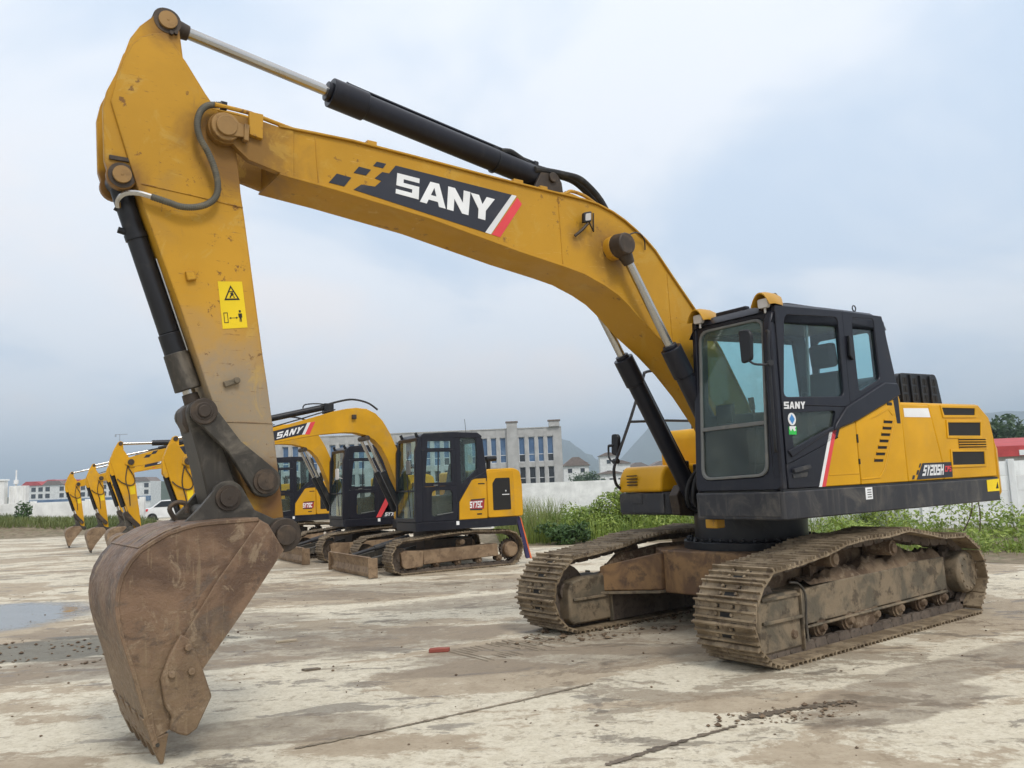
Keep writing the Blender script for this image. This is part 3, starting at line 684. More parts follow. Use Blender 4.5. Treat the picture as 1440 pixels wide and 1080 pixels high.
up('louvre_slot', mb, 'grille', hood)
mb = MB()
for k in range(5): mb.prism([(-2.44, 1.700 + k * .027), (-1.825, 1.703 + k * .027), (-1.825, 1.712 + k * .027), (-2.44, 1.711 + k * .027)], 1.343, 1.357)
up('louvre', mb, 'yellow_clean', hood, .002)
up('white_label', MB().prism([(-.815, 2.122), (-1.285, 2.130), (-1.313, 2.036), (-.82, 2.033)], 1.3455, 1.3475), 'white', hood)
dq = [(-1.07, 1.568), (-1.648, 1.569), (-1.634, 1.413), (-.93, 1.406)]
dc = up('model_decal', MB().prism(dq, 1.3465, 1.3490), 'decal', hood)
up('decal_square', MB().prism([(-1.02, 1.566), (-1.045, 1.566), (-1.015, 1.525), (-.99, 1.525)], 1.3465, 1.349).prism([(-.96, 1.50), (-.995, 1.50), (-.965, 1.455), (-.93, 1.455)], 1.3465, 1.349).prism([(-.868, 1.45), (-.905, 1.45), (-.885, 1.412), (-.845, 1.412)], 1.3465, 1.349), 'decal', hood)
up('model_lettering', text(MB(), 'SY205H', [(-1.10, 1.548), (-1.475, 1.548), (-1.448, 1.440), (-1.035, 1.440)], 1.3492), 'white', hood)
up('model_suffix', text(MB(), 'CPS', [(-1.50, 1.530), (-1.625, 1.530), (-1.615, 1.470), (-1.485, 1.470)], 1.3492), 'red', hood)
# ---- air intake cover on the hood
mb = MB().prism(rounded([(-1.27, 2.20), (-1.30, 2.50), (-1.36, 2.545), (-2.06, 2.555), (-2.10, 2.50), (-2.17, 2.20)], .04, 3), .35, 1.05)
intake = up('air_intake_cover', mb, 'black', None, .02)
for c_ in range(4):
    x = -1.36 - c_ * .20
    for r_ in range(3):
        for h_ in (0, 1):
            mb = MB().prism([(x - h_ * .055, 2.495 - r_ * .09), (x - .042 - h_ * .055, 2.495 - r_ * .09), (x - .050 - h_ * .055, 2.425 - r_ * .09), (x - .008 - h_ * .055, 2.425 - r_ * .09)], 1.049, 1.054)
            up('intake_slot', mb, 'grille', intake)
    up('intake_rib', MB().prism([(x + .045, 2.22), (x + .055, 2.53), (x + .025, 2.53), (x + .018, 2.22)], 1.048, 1.072), 'black', intake, .006)
# ---- yellow side panels under and behind the cab
pA = [(.415, 1.885), (.036, 1.978), (.036, 1.390), (.632, 1.390)]
pB = [(.026, 1.982), (-.755, 2.248), (-.772, 2.20), (-.775, 1.390), (.026, 1.390)]
sp1 = up('side_panel', MB().prism(pA, 1.30, 1.345), 'yellow_clean', None, .010)
sp2 = up('side_panel', MB().prism(pB, 1.30, 1.345), 'yellow_clean', None, .010)
up('stripe_white', MB().prism([(.470, 1.876), (.418, 1.888), (.648, 1.392), (.690, 1.392)], 1.336, 1.350), 'white', sp1)
up('stripe_red', MB().prism([(.417, 1.888), (.352, 1.904), (.590, 1.392), (.647, 1.392)], 1.336, 1.350), 'red', sp1)
for k in range(7):
    t = k / 6; x = -.520 + .225 * t ** 1.15; z = 1.979 - .372 * t
    up('vent_slot', MB().prism([(x + .075, z + .014), (x - .075, z + .012), (x - .065, z - .012), (x + .085, z - .010)], 1.3435, 1.3475), 'grille', sp2)
    up('slot_lip', MB().prism([(x + .08, z + .024), (x - .085, z + .022), (x - .078, z + .013), (x + .078, z + .015)], 1.344, 1.356), 'yellow_clean', sp2, .002)
up('panel_crease', MB().prism([(-.62, 1.985), (-.66, 2.02), (-.40, 1.52), (-.29, 1.44), (.02, 1.435), (.02, 1.447), (-.28, 1.455), (-.37, 1.53)], 1.343, 1.351), 'yellow_clean', sp2, .003)
up('panel_crease', MB().prism([(-.20, 2.005), (-.32, 2.04), (-.56, 2.13), (-.66, 2.06), (-.60, 2.045), (-.54, 2.10), (-.32, 2.025)], 1.343, 1.3495), 'yellow_clean', sp2, .003)
up('panel_crease', MB().box(.045, .52, 1.343, 1.349, 1.488, 1.497), 'yellow_clean', sp1, .002)
up('door_latch', MB().box(-.615, -.525, 1.343, 1.349, 2.145, 2.175), 'black', sp2, .004)
up('door_hinge', MB().box(.022, .045, 1.345, 1.352, 1.78, 1.86).box(.022, .045, 1.345, 1.352, 1.58, 1.63), 'grille', sp1)

# ---- cab
YS = 1.350
mb = MB()
slab = lambda p, a=YS - .05, b=YS: mb.prism(p, a, b)
FX0, FX1 = 1.205, 1.105        # front face leans back
# near side: corner post, door frame, lower door, rear quarter
mb.prism([(1.20, 1.375), (1.197, 2.72), (1.175, 2.86), (1.12, 2.965), (1.115, 1.375)], YS - .10, YS - .008)
cab = up('cab', mb, 'dark', None, .02)
win = rounded([(1.085, 2.185), (.985, 2.925), (.176, 2.968), (.180, 2.215)], .07)
outd = rounded([(1.118, 2.115), (1.110, 3.00), (.100, 3.035), (.100, 2.115)], .006)
up('door_frame', MB().ring(outd, win, YS - .045, YS), 'dark', cab, .008)
up('door_window', MB().prism(win, YS - .03, YS - .024), 'glass', cab)
up('window_divider', MB().prism([(.655, 2.21), (.675, 2.21), (.625, 2.95), (.600, 2.95)], YS - .05, YS - .032), 'seal', cab)
lw = rounded([(1.040, 2.045), (.335, 2.080), (.410, 1.905), (1.000, 1.725)], .05)
lo = rounded([(1.118, 2.114), (.185, 2.114), (.345, 1.835), (1.118, 1.60)], .006)
up('door_lower_frame', MB().ring(lo, lw, YS - .045, YS), 'dark', cab, .006)
up('door_lower_window', MB().prism(lw, YS - .03, YS - .024), 'glass_low', cab)
up('door_panel', MB().prism([(1.118, 1.598), (.345, 1.833), (.385, 1.902), (.425, 1.888), (.665, 1.392), (1.118, 1.392)], YS - .045, YS - .001), 'dark', cab, .006)
up('door_strip', MB().prism([(1.10, 1.715), (1.05, 1.66), (.62, 1.83), (.40, 1.905), (.43, 1.93), (.64, 1.865)], YS - .01, YS + .016), 'dark', cab, .008)
up('door_handle', MB().prism(rounded([(1.061, 1.560), (.828, 1.592), (.815, 1.560), (1.055, 1.525)], .012), YS, YS + .03).prism(rounded([(1.06, 1.515), (.84, 1.532), (.86, 1.488), (1.05, 1.478)], .012), YS, YS + .008), 'deck_dark', cab, .006)
qi = rounded([(-.056, 2.985), (-.425, 3.005), (-.452, 2.404), (-.073, 2.268)], .05)
qo = rounded([(.098, 3.035), (-.585, 3.04), (-.765, 2.275), (.098, 1.985)], .006)
up('quarter_frame', MB().ring(qo, qi, YS - .06, YS - .003), 'dark', cab, .010)
up('quarter_window', MB().prism(qi, YS - .035, YS - .028), 'glass', cab)
up('diagonal_band', MB().prism([(.40, 1.895), (.36, 1.96), (.18, 2.115), (-.05, 2.20), (-.50, 2.37), (-.72, 2.37), (-.765, 2.255), (0, 1.995)], YS - .02, YS + .018), 'dark', cab, .012)
up('rear_post', MB().prism([(-.50, 3.035), (-.58, 3.03), (-.625, 2.98), (-.71, 2.34), (-.76, 2.22), (-.76, 1.95), (-.66, 1.95), (-.60, 2.40)], YS - .12, YS - .004), 'dark', cab, .02)
up('door_check', MB().prism([(.06, 2.80), (.015, 2.76), (-.01, 2.60), (.02, 2.56), (.075, 2.60)], YS - .006, YS + .03), 'black', cab, .008)
# right-hand wall, rear wall, floor, roof
YR = .385
rw = rounded([(1.02, 2.10), (.96, 2.90), (-.42, 2.93), (-.50, 2.20)], .06); ro = rounded([(1.19, 1.40), (1.12, 3.01), (-.60, 3.03), (-.72, 1.40)], .006)
up('right_wall', MB().ring(ro, rw, YR, YR + .05), 'dark', cab, .01)
up('right_window', MB().prism(rw, YR + .02, YR + .026), 'glass', cab)
bo = rounded([(YR + .05, 1.95), (YS - .12, 1.95), (YS - .14, 3.0), (YR + .07, 3.0)], .006); bi = rounded([(YR + .13, 2.30), (YS - .20, 2.30), (YS - .21, 2.92), (YR + .14, 2.92)], .05)
rear = up('rear_wall', MB().ring(bo, bi, -.70, -.66, 'x').box(-.70, -.66, YR + .05, YS - .12, 1.39, 1.949), 'dark', cab, .008)
up('rear_window', MB().prism(bi, -.684, -.678, 'x'), 'glass', cab)
up('cab_floor', MB().box(-.65, 1.17, YR + .06, YS - .10, 1.376, 1.42), 'interior', cab)
roofp = [(1.135, 2.955), (1.08, 3.025), (.98, 3.055), (.3, 3.075), (-.45, 3.085), (-.58, 3.06), (-.625, 3.00), (-.60, 2.985), (1.10, 2.95)]
V = []; ny_ = [(YR, .06), (YR + .04, .02), (YR + .14, 0), (YS - .13, 0), (YS - .05, .018), (YS - .008, .06)]
for y, dz in ny_:
    for i, (x, z) in enumerate(roofp): V.append((x, y, z - (dz if i < 7 else 0)))
k = len(roofp); fs = [(j * k + i, j * k + (i + 1) % k, (j + 1) * k + (i + 1) % k, (j + 1) * k + i) for j in range(len(ny_) - 1) for i in range(k)]
fs += [tuple(range(k))[::-1], tuple(range((len(ny_) - 1) * k, len(ny_) * k))]
roof = up('cab_roof', MB().add(V, fs), 'dark', cab, .01)
up('roof_hatch', MB().prism(rounded([(.72, .52), (.72, 1.18), (-.05, 1.18), (-.05, .52)], .08), 3.045, 3.098, 'z'), 'dark', cab, .015)
up('roof_visor', MB().box(.98, 1.04, .62, .98, 3.03, 3.075), 'dark', cab, .01)
for x in (.93, -.30): 
    ring_ = [(x + .028 * math.cos(t), YS - .12, 3.118 + .028 * math.sin(t)) for t in np.linspace(0, 2 * math.pi, 17)]
    up('lifting_eye', MB().tube(ring_, .006, 6).cyl((x, YS - .12, 3.05), (x, YS - .12, 3.092), .014, seg=8), 'dark', cab)
# front: windshield in two panes with grey seal
def fx(z): return FX0 + (FX1 - FX0) * (z - 1.40) / 1.6
def fpanel(o_, i_, d0, d1):
    mb = MB(); n = len(o_); V = []
    for dd in (d0, d1):
        for p in (o_, i_): V += [(fx(z) + dd, y, z) for y, z in p]
    fs = []
    for a in range(n):
        b = (a + 1) % n
        fs += [(a, b, n + b, n + a), (2 * n + b, 2 * n + a, 3 * n + a, 3 * n + b), (b, a, 2 * n + a, 2 * n + b), (n + a, n + b, 3 * n + b, 3 * n + a)]
    return mb.add(V, fs)
def fplate(p, d0, d1):
    n = len(p); V = [(fx(z) + d0, y, z) for y, z in p] + [(fx(z) + d1, y, z) for y, z in p]
    return MB().add(V, [tuple(range(n))[::-1], tuple(range(n, 2 * n))] + [(i, (i + 1) % n, n + (i + 1) % n, n + i) for i in range(n)])
fo = rounded([(.375, 1.385), (1.340, 1.385), (1.335, 2.985), (.385, 2.985)], .05, 4)
fi = rounded([(.455, 1.485), (1.215, 1.505), (1.225, 2.915), (.465, 2.915)], .11, 4)
fi2 = rounded([(.480, 1.510), (1.190, 1.530), (1.200, 2.890), (.490, 2.890)], .10, 4)
up('front_frame', fpanel(fo, fi, -.05, 0.0), 'dark', cab, .012)
up('window_seal', fpanel(fi, fi2, -.012, .014), 'seal', cab, .006)
up('windshield', fplate(rounded([(.47, 1.978), (1.21, 1.988), (1.213, 2.905), (.475, 2.905)], .06, 3), -.012, -.006), 'glass_front', cab)
up('lower_windshield', fplate(rounded([(.47, 1.50), (1.205, 1.52), (1.21, 1.955), (.47, 1.945)], .06, 3), -.014, -.008), 'glass_low', cab)
up('window_crossbar', fplate([(.470, 1.944), (1.205, 1.956), (1.205, 1.992), (.470, 1.980)], -.02, .010), 'seal', cab, .004)
up('grab_rail', MB().tube(spline([(1.225, YS - .02, 2.76), (1.245, YS + .012, 2.74), (1.265, YS + .015, 2.6), (1.275, YS + .015, 2.1), (1.27, YS + .01, 1.75), (1.23, YS - .02, 1.72)], 6), .013, 8), 'black', cab)
# mirror on its stay
mr = up('mirror', MB().prism(rounded([(1.19, 2.48), (1.30, 2.50), (1.315, 2.72), (1.285, 2.77), (1.18, 2.78)], .03), 1.385, 1.425, 'x'), 'black', cab, .012)
up('mirror_stay', MB().tube(spline([(1.27, YS + .015, 2.465), (1.35, 1.36, 2.455), (1.40, 1.30, 2.47), (1.415, 1.24, 2.53)], 6), .010, 8).cyl((1.245, YS - .005, 2.47), (1.285, YS + .045, 2.47), .026, seg=12), 'deck_dark', cab)
# work lights under visors on the roof
for y in (.50, 1.26):
    V = []; nseg = 9
    L_ = [(1.20, .100, .0), (1.13, .105, .012), (1.00, .085, .012), (.90, .03, -.005)]
    for th in (0, .012):
        for x, w, dz in L_:
            for i in range(nseg):
                t = -1 + 2 * i / (nseg - 1); V.append((x, y + w * t, 3.085 + dz - .075 * abs(t) ** 2.2 + .035 * (1 - abs(t) ** 2) - th))
    nL = len(L_); fs = []
    for s0 in (0, 1):
        for j in range(nL - 1):
            for i in range(nseg - 1):
                a = s0 * nL * nseg + j * nseg + i; f = (a, a + 1, a + nseg + 1, a + nseg); fs.append(f if s0 else tuple(reversed(f)))
    B = nL * nseg
    for i in range(nseg - 1): fs += [(i, i + 1, B + i + 1, B + i), ((nL - 1) * nseg + i + 1, (nL - 1) * nseg + i, B + (nL - 1) * nseg + i, B + (nL - 1) * nseg + i + 1)]
    for j in range(nL - 1): fs += [(j * nseg + nseg, j * nseg, B + j * nseg, B + j * nseg + nseg), (j * nseg + nseg - 1, j * nseg + 2 * nseg - 1, B + j * nseg + 2 * nseg - 1, B + j * nseg + nseg - 1)]
    up('light_visor', MB().add(V, fs), 'yellow', cab)
    up('work_light', MB().prism(rounded([(y - .05, 2.985), (y + .05, 2.985), (y + .055, 3.068), (y - .055, 3.068)], .02), 1.12, 1.165, 'x').cyl((1.13, y, 2.94), (1.13, y, 2.99), .012, seg=8), 'lamp_glass', cab, .006)
# door lettering and stickers
up('door_lettering', text(MB(), 'SANY', [(1.095, 2.142), (.795, 2.150), (.800, 2.087), (1.100, 2.080)], YS + .0005, .003), 'white', cab)
up('service_sticker', MB().prism(arc(1.003, 1.992, .055, 0, 350, 20), YS + .001, YS + .003), 'white', cab)
up('sticker_logo', MB().prism([(1.003, 2.035), (.965, 1.992), (1.003, 1.948), (1.041, 1.992)], YS + .0032, YS + .0045), 'blue', cab)
up('sticker_panel', MB().prism([(1.055, 1.925), (.948, 1.927), (.955, 1.857), (1.060, 1.857)], YS + .001, YS + .003), 'green', cab)
up('sticker_arrow', MB().prism([(1.045, 1.93), (.955, 1.93), (.975, 1.905), (.955, 1.895), (.985, 1.885), (1.01, 1.91), (1.03, 1.885), (1.05, 1.905)], YS + .0032, YS + .0045), 'white', cab)
# interior: seat, consoles, levers, wheel column
seat = up('operator_seat', MB().prism(rounded([(.42, 1.72), (.40, 1.86), (.0, 1.90), (-.16, 2.52), (-.30, 2.50), (-.22, 1.86), (-.18, 1.72)], .05), .66, 1.10), 'seat', cab, .04)
up('headrest', MB().prism(rounded([(-.20, 2.56), (-.17, 2.80), (-.29, 2.82), (-.31, 2.57)], .05), .75, 1.01), 'seat', cab, .03)
up('console', MB().box(-.1, .55, .47, .62, 1.62, 1.98).box(-.1, .5, 1.13, 1.22, 1.62, 1.96), 'seat', cab, .03)
up('seat_base', MB().box(-.2, .35, .68, 1.08, 1.42, 1.73), 'interior', cab, .02)
up('control_lever', MB().cyl((.46, .55, 1.96), (.52, .56, 2.18), .014, seg=8).cyl((.52, .56, 2.16), (.54, .56, 2.28), .026, .03, seg=10).cyl((.44, 1.17, 1.94), (.50, 1.16, 2.16), .014, seg=8).cyl((.50, 1.16, 2.14), (.52, 1.16, 2.26), .026, .03, seg=10), 'black', cab)
up('travel_lever', MB().cyl((.86, .80, 1.42), (.80, .80, 2.02), .012, seg=8).cyl((.86, .92, 1.42), (.80, .92, 2.02), .012, seg=8).box(.86, 1.0, .74, .82, 1.42, 1.46).box(.86, 1.0, .90, .98, 1.42, 1.46), 'black', cab)
up('display', MB().prism(rounded([(.44, 2.02), (.64, 2.02), (.64, 2.20), (.44, 2.20)], .02), .88, .93, 'x'), 'black', cab, .01)
up('floor_mat', MB().box(.40, 1.13, .47, 1.22, 1.421, 1.445), 'rubber', cab)
up('sun_blind', MB().box(.70, 1.06, .47, 1.22, 2.90, 2.945), 'interior', cab, .01)

# ---- right-hand side: tool box, fuel tank, valve covers, handrails, mirror
tb = up('tool_box', MB().prism(rounded([(.63, 1.377), (.60, 1.56), (.52, 1.665), (-.10, 1.68), (-.10, 1.377)], .05), -1.345, -.66), 'yellow_clean', None, .03, seg=3)
mb = MB()
for k in range(4): mb.box(.618, .640, -1.18, -1.03, 1.455 + k * .034, 1.468 + k * .034)
up('tool_box_slot', mb, 'grille', tb)
ft = up('fuel_tank', MB().prism(rounded([(-.05, 1.377), (-.05, 2.00), (-.10, 2.085), (-.78, 2.09), (-.78, 1.377)], .06), -1.30, -.52), 'yellow_clean', None, .03, seg=3)
up('tank_cap', MB().cyl((-.3, -.85, 2.08), (-.3, -.85, 2.14), .06, seg=16), 'black', ft)
hr = up('handrail', MB().tube(spline([(.57, -1.30, 1.40), (.66, -1.33, 1.47), (.69, -1.33, 1.62), (.655, -1.32, 1.75), (.42, -1.31, 2.20), (.17, -1.30, 2.72), (.12, -1.30, 2.80), (-.1, -1.30, 2.83), (-.5, -1.3, 2.83)], 6), .018, 8).tube([(.42, -1.31, 2.20), (-.2, -1.30, 2.22), (-.6, -1.3, 2.22)], .016, 8).tube(spline([(-.5, -1.3, 2.83), (-.62, -1.3, 2.78), (-.64, -1.3, 2.6), (-.64, -1.3, 2.10)], 5), .018, 8), 'black', None)
up('right_mirror', MB().prism(rounded([(-1.46, 1.83), (-1.36, 1.80), (-1.33, 2.02), (-1.36, 2.06), (-1.44, 2.06)], .03), .55, .60, 'x').cyl((.60, -1.42, 1.93), (.60, -1.50, 1.93), .018, seg=8), 'black', hr, .012)
up('mirror_stay', MB().tube(spline([(.60, -1.50, 1.93), (.62, -1.48, 1.80), (.64, -1.40, 1.74), (.655, -1.32, 1.75)], 5), .012, 8).cyl((.655, -1.36, 1.74), (.655, -1.29, 1.74), .032, seg=10), 'black', hr)
up('deck_front_box', MB().box(.60, .615, -1.34, -.64, 1.15, 1.36).box(.615, .622, -1.15, -.97, 1.25, 1.36), 'deck_dark', deck, .004)
# boom foot brackets, swing machinery under the boom
mb = MB().prism([(-.35, 1.37), (.36, 1.37), (.30, 1.62), (.14, 1.80), (-.02, 1.80), (-.35, 1.5)], .25, .31).prism([(-.35, 1.37), (.36, 1.37), (.30, 1.62), (.14, 1.80), (-.02, 1.80), (-.35, 1.5)], -.31, -.25)
mb.prism([(.30, 1.10), (.62, 1.13), (.66, 1.34), (.58, 1.44), (.30, 1.50)], .18, .30).prism([(.30, 1.10), (.62, 1.13), (.66, 1.34), (.58, 1.44), (.30, 1.50)], -.52, -.40)
mb.box(.10, .34, -.55, .33, 1.13, 1.36)
up('boom_bracket', mb, 'grease', None, .01)
mb = MB().box(-.75, -.05, -.50, .33, 1.375, 1.72).cyl((-.35, -.05, 1.70), (-.35, -.05, 1.95), .16, seg=20)
up('swing_motor', mb, 'black', None, .02)
# loose hydraulic hoses between boom foot and cab
for i in range(6):
    y = .20 - .09 * i; z = 1.56 - .035 * (i % 3)
    up('hydraulic_hose', MB().tube(spline([(.28, y + .02, 1.78 - .03 * (i % 2)), (.48, y + .03, 1.70 - .04 * (i % 3)), (.66, y + .05, 1.52 - .03 * (i % 2)), (.70, y + .03, 1.32), (.60, y, 1.20), (.40, y - .02, 1.17)], 7), .021, 8), 'rubber', None)
up('valve_block', MB().box(.34, .50, -.30, .20, 1.52, 1.66).cyl((.42, -.34, 1.60), (.42, .26, 1.60), .04, seg=12).box(.50, .56, -.55, -.34, 1.62, 1.70), 'grease', None, .012)

# ---- boom
def interp(prof, x): return np.interp(x, [p[0] for p in prof], [p[1] for p in prof])
top = [(5.16, 4.170), (4.9, 4.178), (4.575, 4.183), (4.06, 4.166), (3.31, 4.134), (2.64, 4.116), (2.30, 4.108), (2.12, 4.092), (1.93, 4.045), (1.78, 3.985), (1.65, 3.915), (1.52, 3.835), (1.40, 3.742), (1.175, 3.498), (.897, 3.205), (.55, 2.82), (.20, 2.28), (-.02, 1.86)]
bot = [(.12, 1.60), (.24, 1.68), (.50, 2.04), (.785, 2.368), (1.03, 2.60), (1.27, 2.785), (1.53, 2.955), (1.68, 3.075), (1.80, 3.175), (1.92, 3.258), (2.09, 3.335), (2.33, 3.415), (2.55, 3.455), (3.05, 3.530), (3.94, 3.690), (4.73, 3.785), (5.16, 3.825)]
WB = .215
mb = MB().prism(top + bot, -WB, WB)
boom = up('boom', mb, 'boom', None, .004)
def flange(line, t, w, up_):
    P = [Vector(p) for p in line]; off = []
    for i in range(len(P)):
        d = (P[min(i + 1, len(P) - 1)] - P[max(i - 1, 0)]).normalized(); nrm = Vector((-d.y, d.x)) * (1 if up_ else -1)
        off.append(P[i] + nrm * t)
    return MB().prism([tuple(p) for p in P] + [tuple(p) for p in reversed(off)], -w, w)
tp = list(top); 
up('flange', flange(top, -.016, WB + .022, True), 'boom', boom, .003)
up('flange', flange(bot, -.016, WB + .022, True), 'boom', boom, .003)
pinX, pinZ = 5.546, 4.078
fk = [(5.30, 4.192), (5.14, 4.172), (5.05, 4.172), (5.05, 3.815), (5.14, 3.825), (5.38, 3.880), (5.46, 3.945)] + arc(pinX, pinZ, .115, -120, 100, 14)
for s0 in (1, -1): up('boom_fork', MB().prism(fk, s0 * .168, s0 * .225), 'boom', boom, .004)
up('boom_boss', MB().cyl((pinX, .22, pinZ), (pinX, .262, pinZ), .100, seg=28), 'pin', boom, .006)
up('boom_pin', MB().cyl((pinX, -.27, pinZ), (pinX, .285, pinZ), .072, seg=24).prism([(pinX + .03, pinZ + .07), (pinX - .12, pinZ + .03), (pinX - .12, pinZ - .06), (pinX + .03, pinZ - .07)], .262, .276).prism([(pinX - .12, pinZ + .04), (pinX - .155, pinZ + .035), (pinX - .15, pinZ - .085), (pinX - .115, pinZ - .08)], .225, .285), 'pin', boom, .005)
up('pipe_clamp', MB().prism([(5.385, 4.225), (5.285, 4.225), (5.290, 4.04), (5.385, 4.055)], .225, .262), 'yellow', boom, .004)
for xw, z0_, z1_ in ((4.86, 3.80, 4.165), (2.56, 3.47, 4.10), (1.22, 2.76, 3.53)): up('weld_seam', MB().tube([(xw, WB + .001, z0_), (xw + .02, WB + .001, z1_)], .005, 5), 'boom', boom)
# decal on the boom side
YD = WB + .0035
up('boom_decal', MB().prism([(4.215, 4.068), (3.095, 4.022), (3.389, 3.643), (4.579, 3.806), (4.515, 3.858), (4.400, 3.862), (4.343, 3.918), (4.400, 3.930), (4.335, 3.992), (4.275, 3.992)], WB - .003, YD), 'decal', boom)
up('decal_square', MB().prism([(4.714, 3.908), (4.596, 3.898), (4.655, 3.818), (4.779, 3.826)], WB - .003, YD).prism([(4.531, 3.998), (4.430, 3.992), (4.473, 3.938), (4.576, 3.940)], WB - .003, YD).prism([(4.379, 4.068), (4.298, 4.066), (4.327, 4.024), (4.411, 4.028)], WB - .003, YD), 'decal', boom)
up('decal_white_edge', MB().prism([(3.094, 4.022), (3.044, 4.020), (3.330, 3.635), (3.388, 3.643)], WB - .003, YD), 'white', boom)
up('decal_red_edge', MB().prism([(3.036, 4.008), (2.990, 3.955), (3.236, 3.622), (3.322, 3.634)], WB - .003, YD), 'red', boom)
L4 = [('S', [(4.204, 4.008), (4.005, 3.998), (4.019, 3.822), (4.224, 3.838)]), ('A', [(3.985, 3.994), (3.745, 3.984), (3.770, 3.786), (4.008, 3.806)]), ('N', [(3.738, 3.982), (3.524, 3.970), (3.551, 3.766), (3.757, 3.784)]), ('Y', [(3.520, 3.966), (3.278, 3.950), (3.300, 3.742), (3.540, 3.762)])]
for ch, q in L4: up('letter', text(MB(), ch, q, YD + .0003, .0025), 'white', boom)
# boom work light, its bracket, cable; lubrication line; top pipes
bl = up('boom_light', MB().prism(rounded([(2.36, 3.86), (2.265, 3.885), (2.258, 3.985), (2.352, 3.958)], .015), .265, .305), 'black', boom, .008)
up('light_lens', MB().prism(rounded([(2.345, 3.878), (2.28, 3.896), (2.275, 3.965), (2.338, 3.945)], .012), .304, .309), 'lamp_glass', boom)
up('light_bracket', MB().tube([(2.42, .235, 3.745), (2.36, .27, 3.80), (2.30, .285, 3.865)], .014, 6).tube([(2.196, .25, 3.99), (2.206, .25, 3.815), (2.27, .27, 3.89)], .009, 6), 'grease', boom)
up('cylinder_mount', MB().cyl((1.955, -.30, 3.690), (1.955, .30, 3.690), .115, seg=28), 'yellow', boom, .01)
up('lube_line', MB().tube(spline([(1.94, .36, 3.72), (1.82, .33, 3.82), (1.66, .28, 3.87), (1.56, .25, 3.83), (1.54, .235, 3.73)], 8), .007, 6), 'black', boom)
for y in (.14, .05):
    up('boom_pipe', MB().tube(spline([(5.62, y + .10, 4.228), (5.38, y + .06, 4.242), (5.28, y + .05, 4.232), (4.90, y, 4.205), (4.5, y, 4.215), (4.0, y, 4.205), (3.3, y, 4.172), (2.75, y, 4.158), (2.60, y, 4.15), (2.48, y + .05, 4.145), (2.40, y + .05, 4.185), (2.25, y + .05, 4.170), (2.10, y + .03, 4.128), (1.93, y, 4.085), (1.65, y, 3.950), (1.40, y, 3.780), (1.1, y, 3.46), (.8, y, 3.13), (.3, y, 2.5)], 8), .016 if y > .1 else .02, 8), 'yellow', boom)
up('pipe_bracket', MB().box(4.55, 4.66, .02, .20, 4.178, 4.215).box(4.37, 4.45, .02, .21, 4.175, 4.235).box(2.95, 3.05, .02, .20, 4.12, 4.185).box(2.68, 2.76, .02, .20, 4.11, 4.175), 'yellow', boom, .004)
for i, y in enumerate((.10, .02)):
    up('boom_hose', MB().tube(spline([(2.74, y, 4.36 + .02 * i), (2.60, y, 4.372), (2.40, y, 4.378 + .01 * i), (2.22, y, 4.37), (2.08, y, 4.30), (1.96, y, 4.20), (1.86, y, 4.06)], 8), .030, 10), 'rubber', boom)
up('arm_cylinder_lug', MB().prism([(2.80, 4.11), (2.42, 4.11), (2.44, 4.28), (2.50, 4.38), (2.60, 4.40), (2.68, 4.34)], .075, .115).prism([(2.80, 4.11), (2.42, 4.11), (2.44, 4.28), (2.50, 4.38), (2.60, 4.40), (2.68, 4.34)], -.115, -.075).cyl((2.55, -.14, 4.31), (2.55, .14, 4.31), .048, seg=16), 'grease', boom, .006)
up('chamfer_plate', MB().prism([(2.42, 4.112), (2.15, 4.098), (2.42, 4.20)], -.14, .14), 'yellow', boom)

# ---- hydraulic cylinders
def hyd(name, a, b, r_bar, r_rod, frac, y=0.0, gl=1.14, eye=.085, parent=None, barrel_mat='dark'):
    """a = barrel-end pin, b = rod-end pin (x, z); frac = share of the length that is barrel"""
    A, B = Vector((a[0], y, a[1])), Vector((b[0], y, b[1])); d = (B - A).normalized(); L = (B - A).length
    g0 = A + d * (L * frac - .30 * min(1, L / 2)); g1 = A + d * L * frac
    mb = MB().cyl(A + d * eye * .6, g0, r_bar, seg=28).cyl(g0, g1, r_bar * gl, seg=28).cyl(g1, g1 + d * .035, r_bar * .78, seg=24)
    mb.cyl(A - Vector((0, .06, 0)), A + Vector((0, .06, 0)), eye, seg=20)
    nrm = Vector((d.z, 0, -d.x)); nrm = nrm if nrm.z > 0 else -nrm
    mb.cyl(A + d * .12 + nrm * r_bar * .6, A + d * .12 + nrm * (r_bar + .05), .028, seg=10)
    o = up(name, mb, barrel_mat, parent, .006)
    up('piston_rod', MB().cyl(g1 + d * .03, B - d * eye, r_rod, seg=24), 'chrome', o)
    up('rod_eye', MB().cyl(B - Vector((0, .065, 0)), B + Vector((0, .065, 0)), eye, seg=24).cyl(B - d * (eye * 2.0), B - d * eye * .7, r_rod * 1.25, eye * .8, seg=18), 'grease', o, .005)
    up('cylinder_pipe', MB().tube(spline([A + d * .14 + nrm * (r_bar + .05), A + d * .25 + nrm * (r_bar + .035), g0 - d * .05 + nrm * (r_bar + .03), g1 - d * .12 + nrm * (r_bar + .035)], 6), .013, 6), barrel_mat, o)
    for k in range(4):
        pass
    return o, A, B, d, nrm
ac = hyd('arm_cylinder', (2.55, 4.315), (5.905, 4.86), .100, .042, .63, 0.0, 1.16, .085)
up('cylinder_clamp', MB().cyl((3.10, -.0, 4.395), (3.115, 0, 4.398), .106, seg=28).box(3.08, 3.13, -.03, .03, 4.48, 4.53), 'black', ac[0])
up('arm_cylinder_hose', MB().tube(spline([(3.05, .02, 4.50), (2.95, .02, 4.515), (2.85, .02, 4.48), (2.72, .02, 4.43), (2.6, .02, 4.42), (2.45, .02, 4.41)], 6), .026, 8), 'rubber', ac[0])
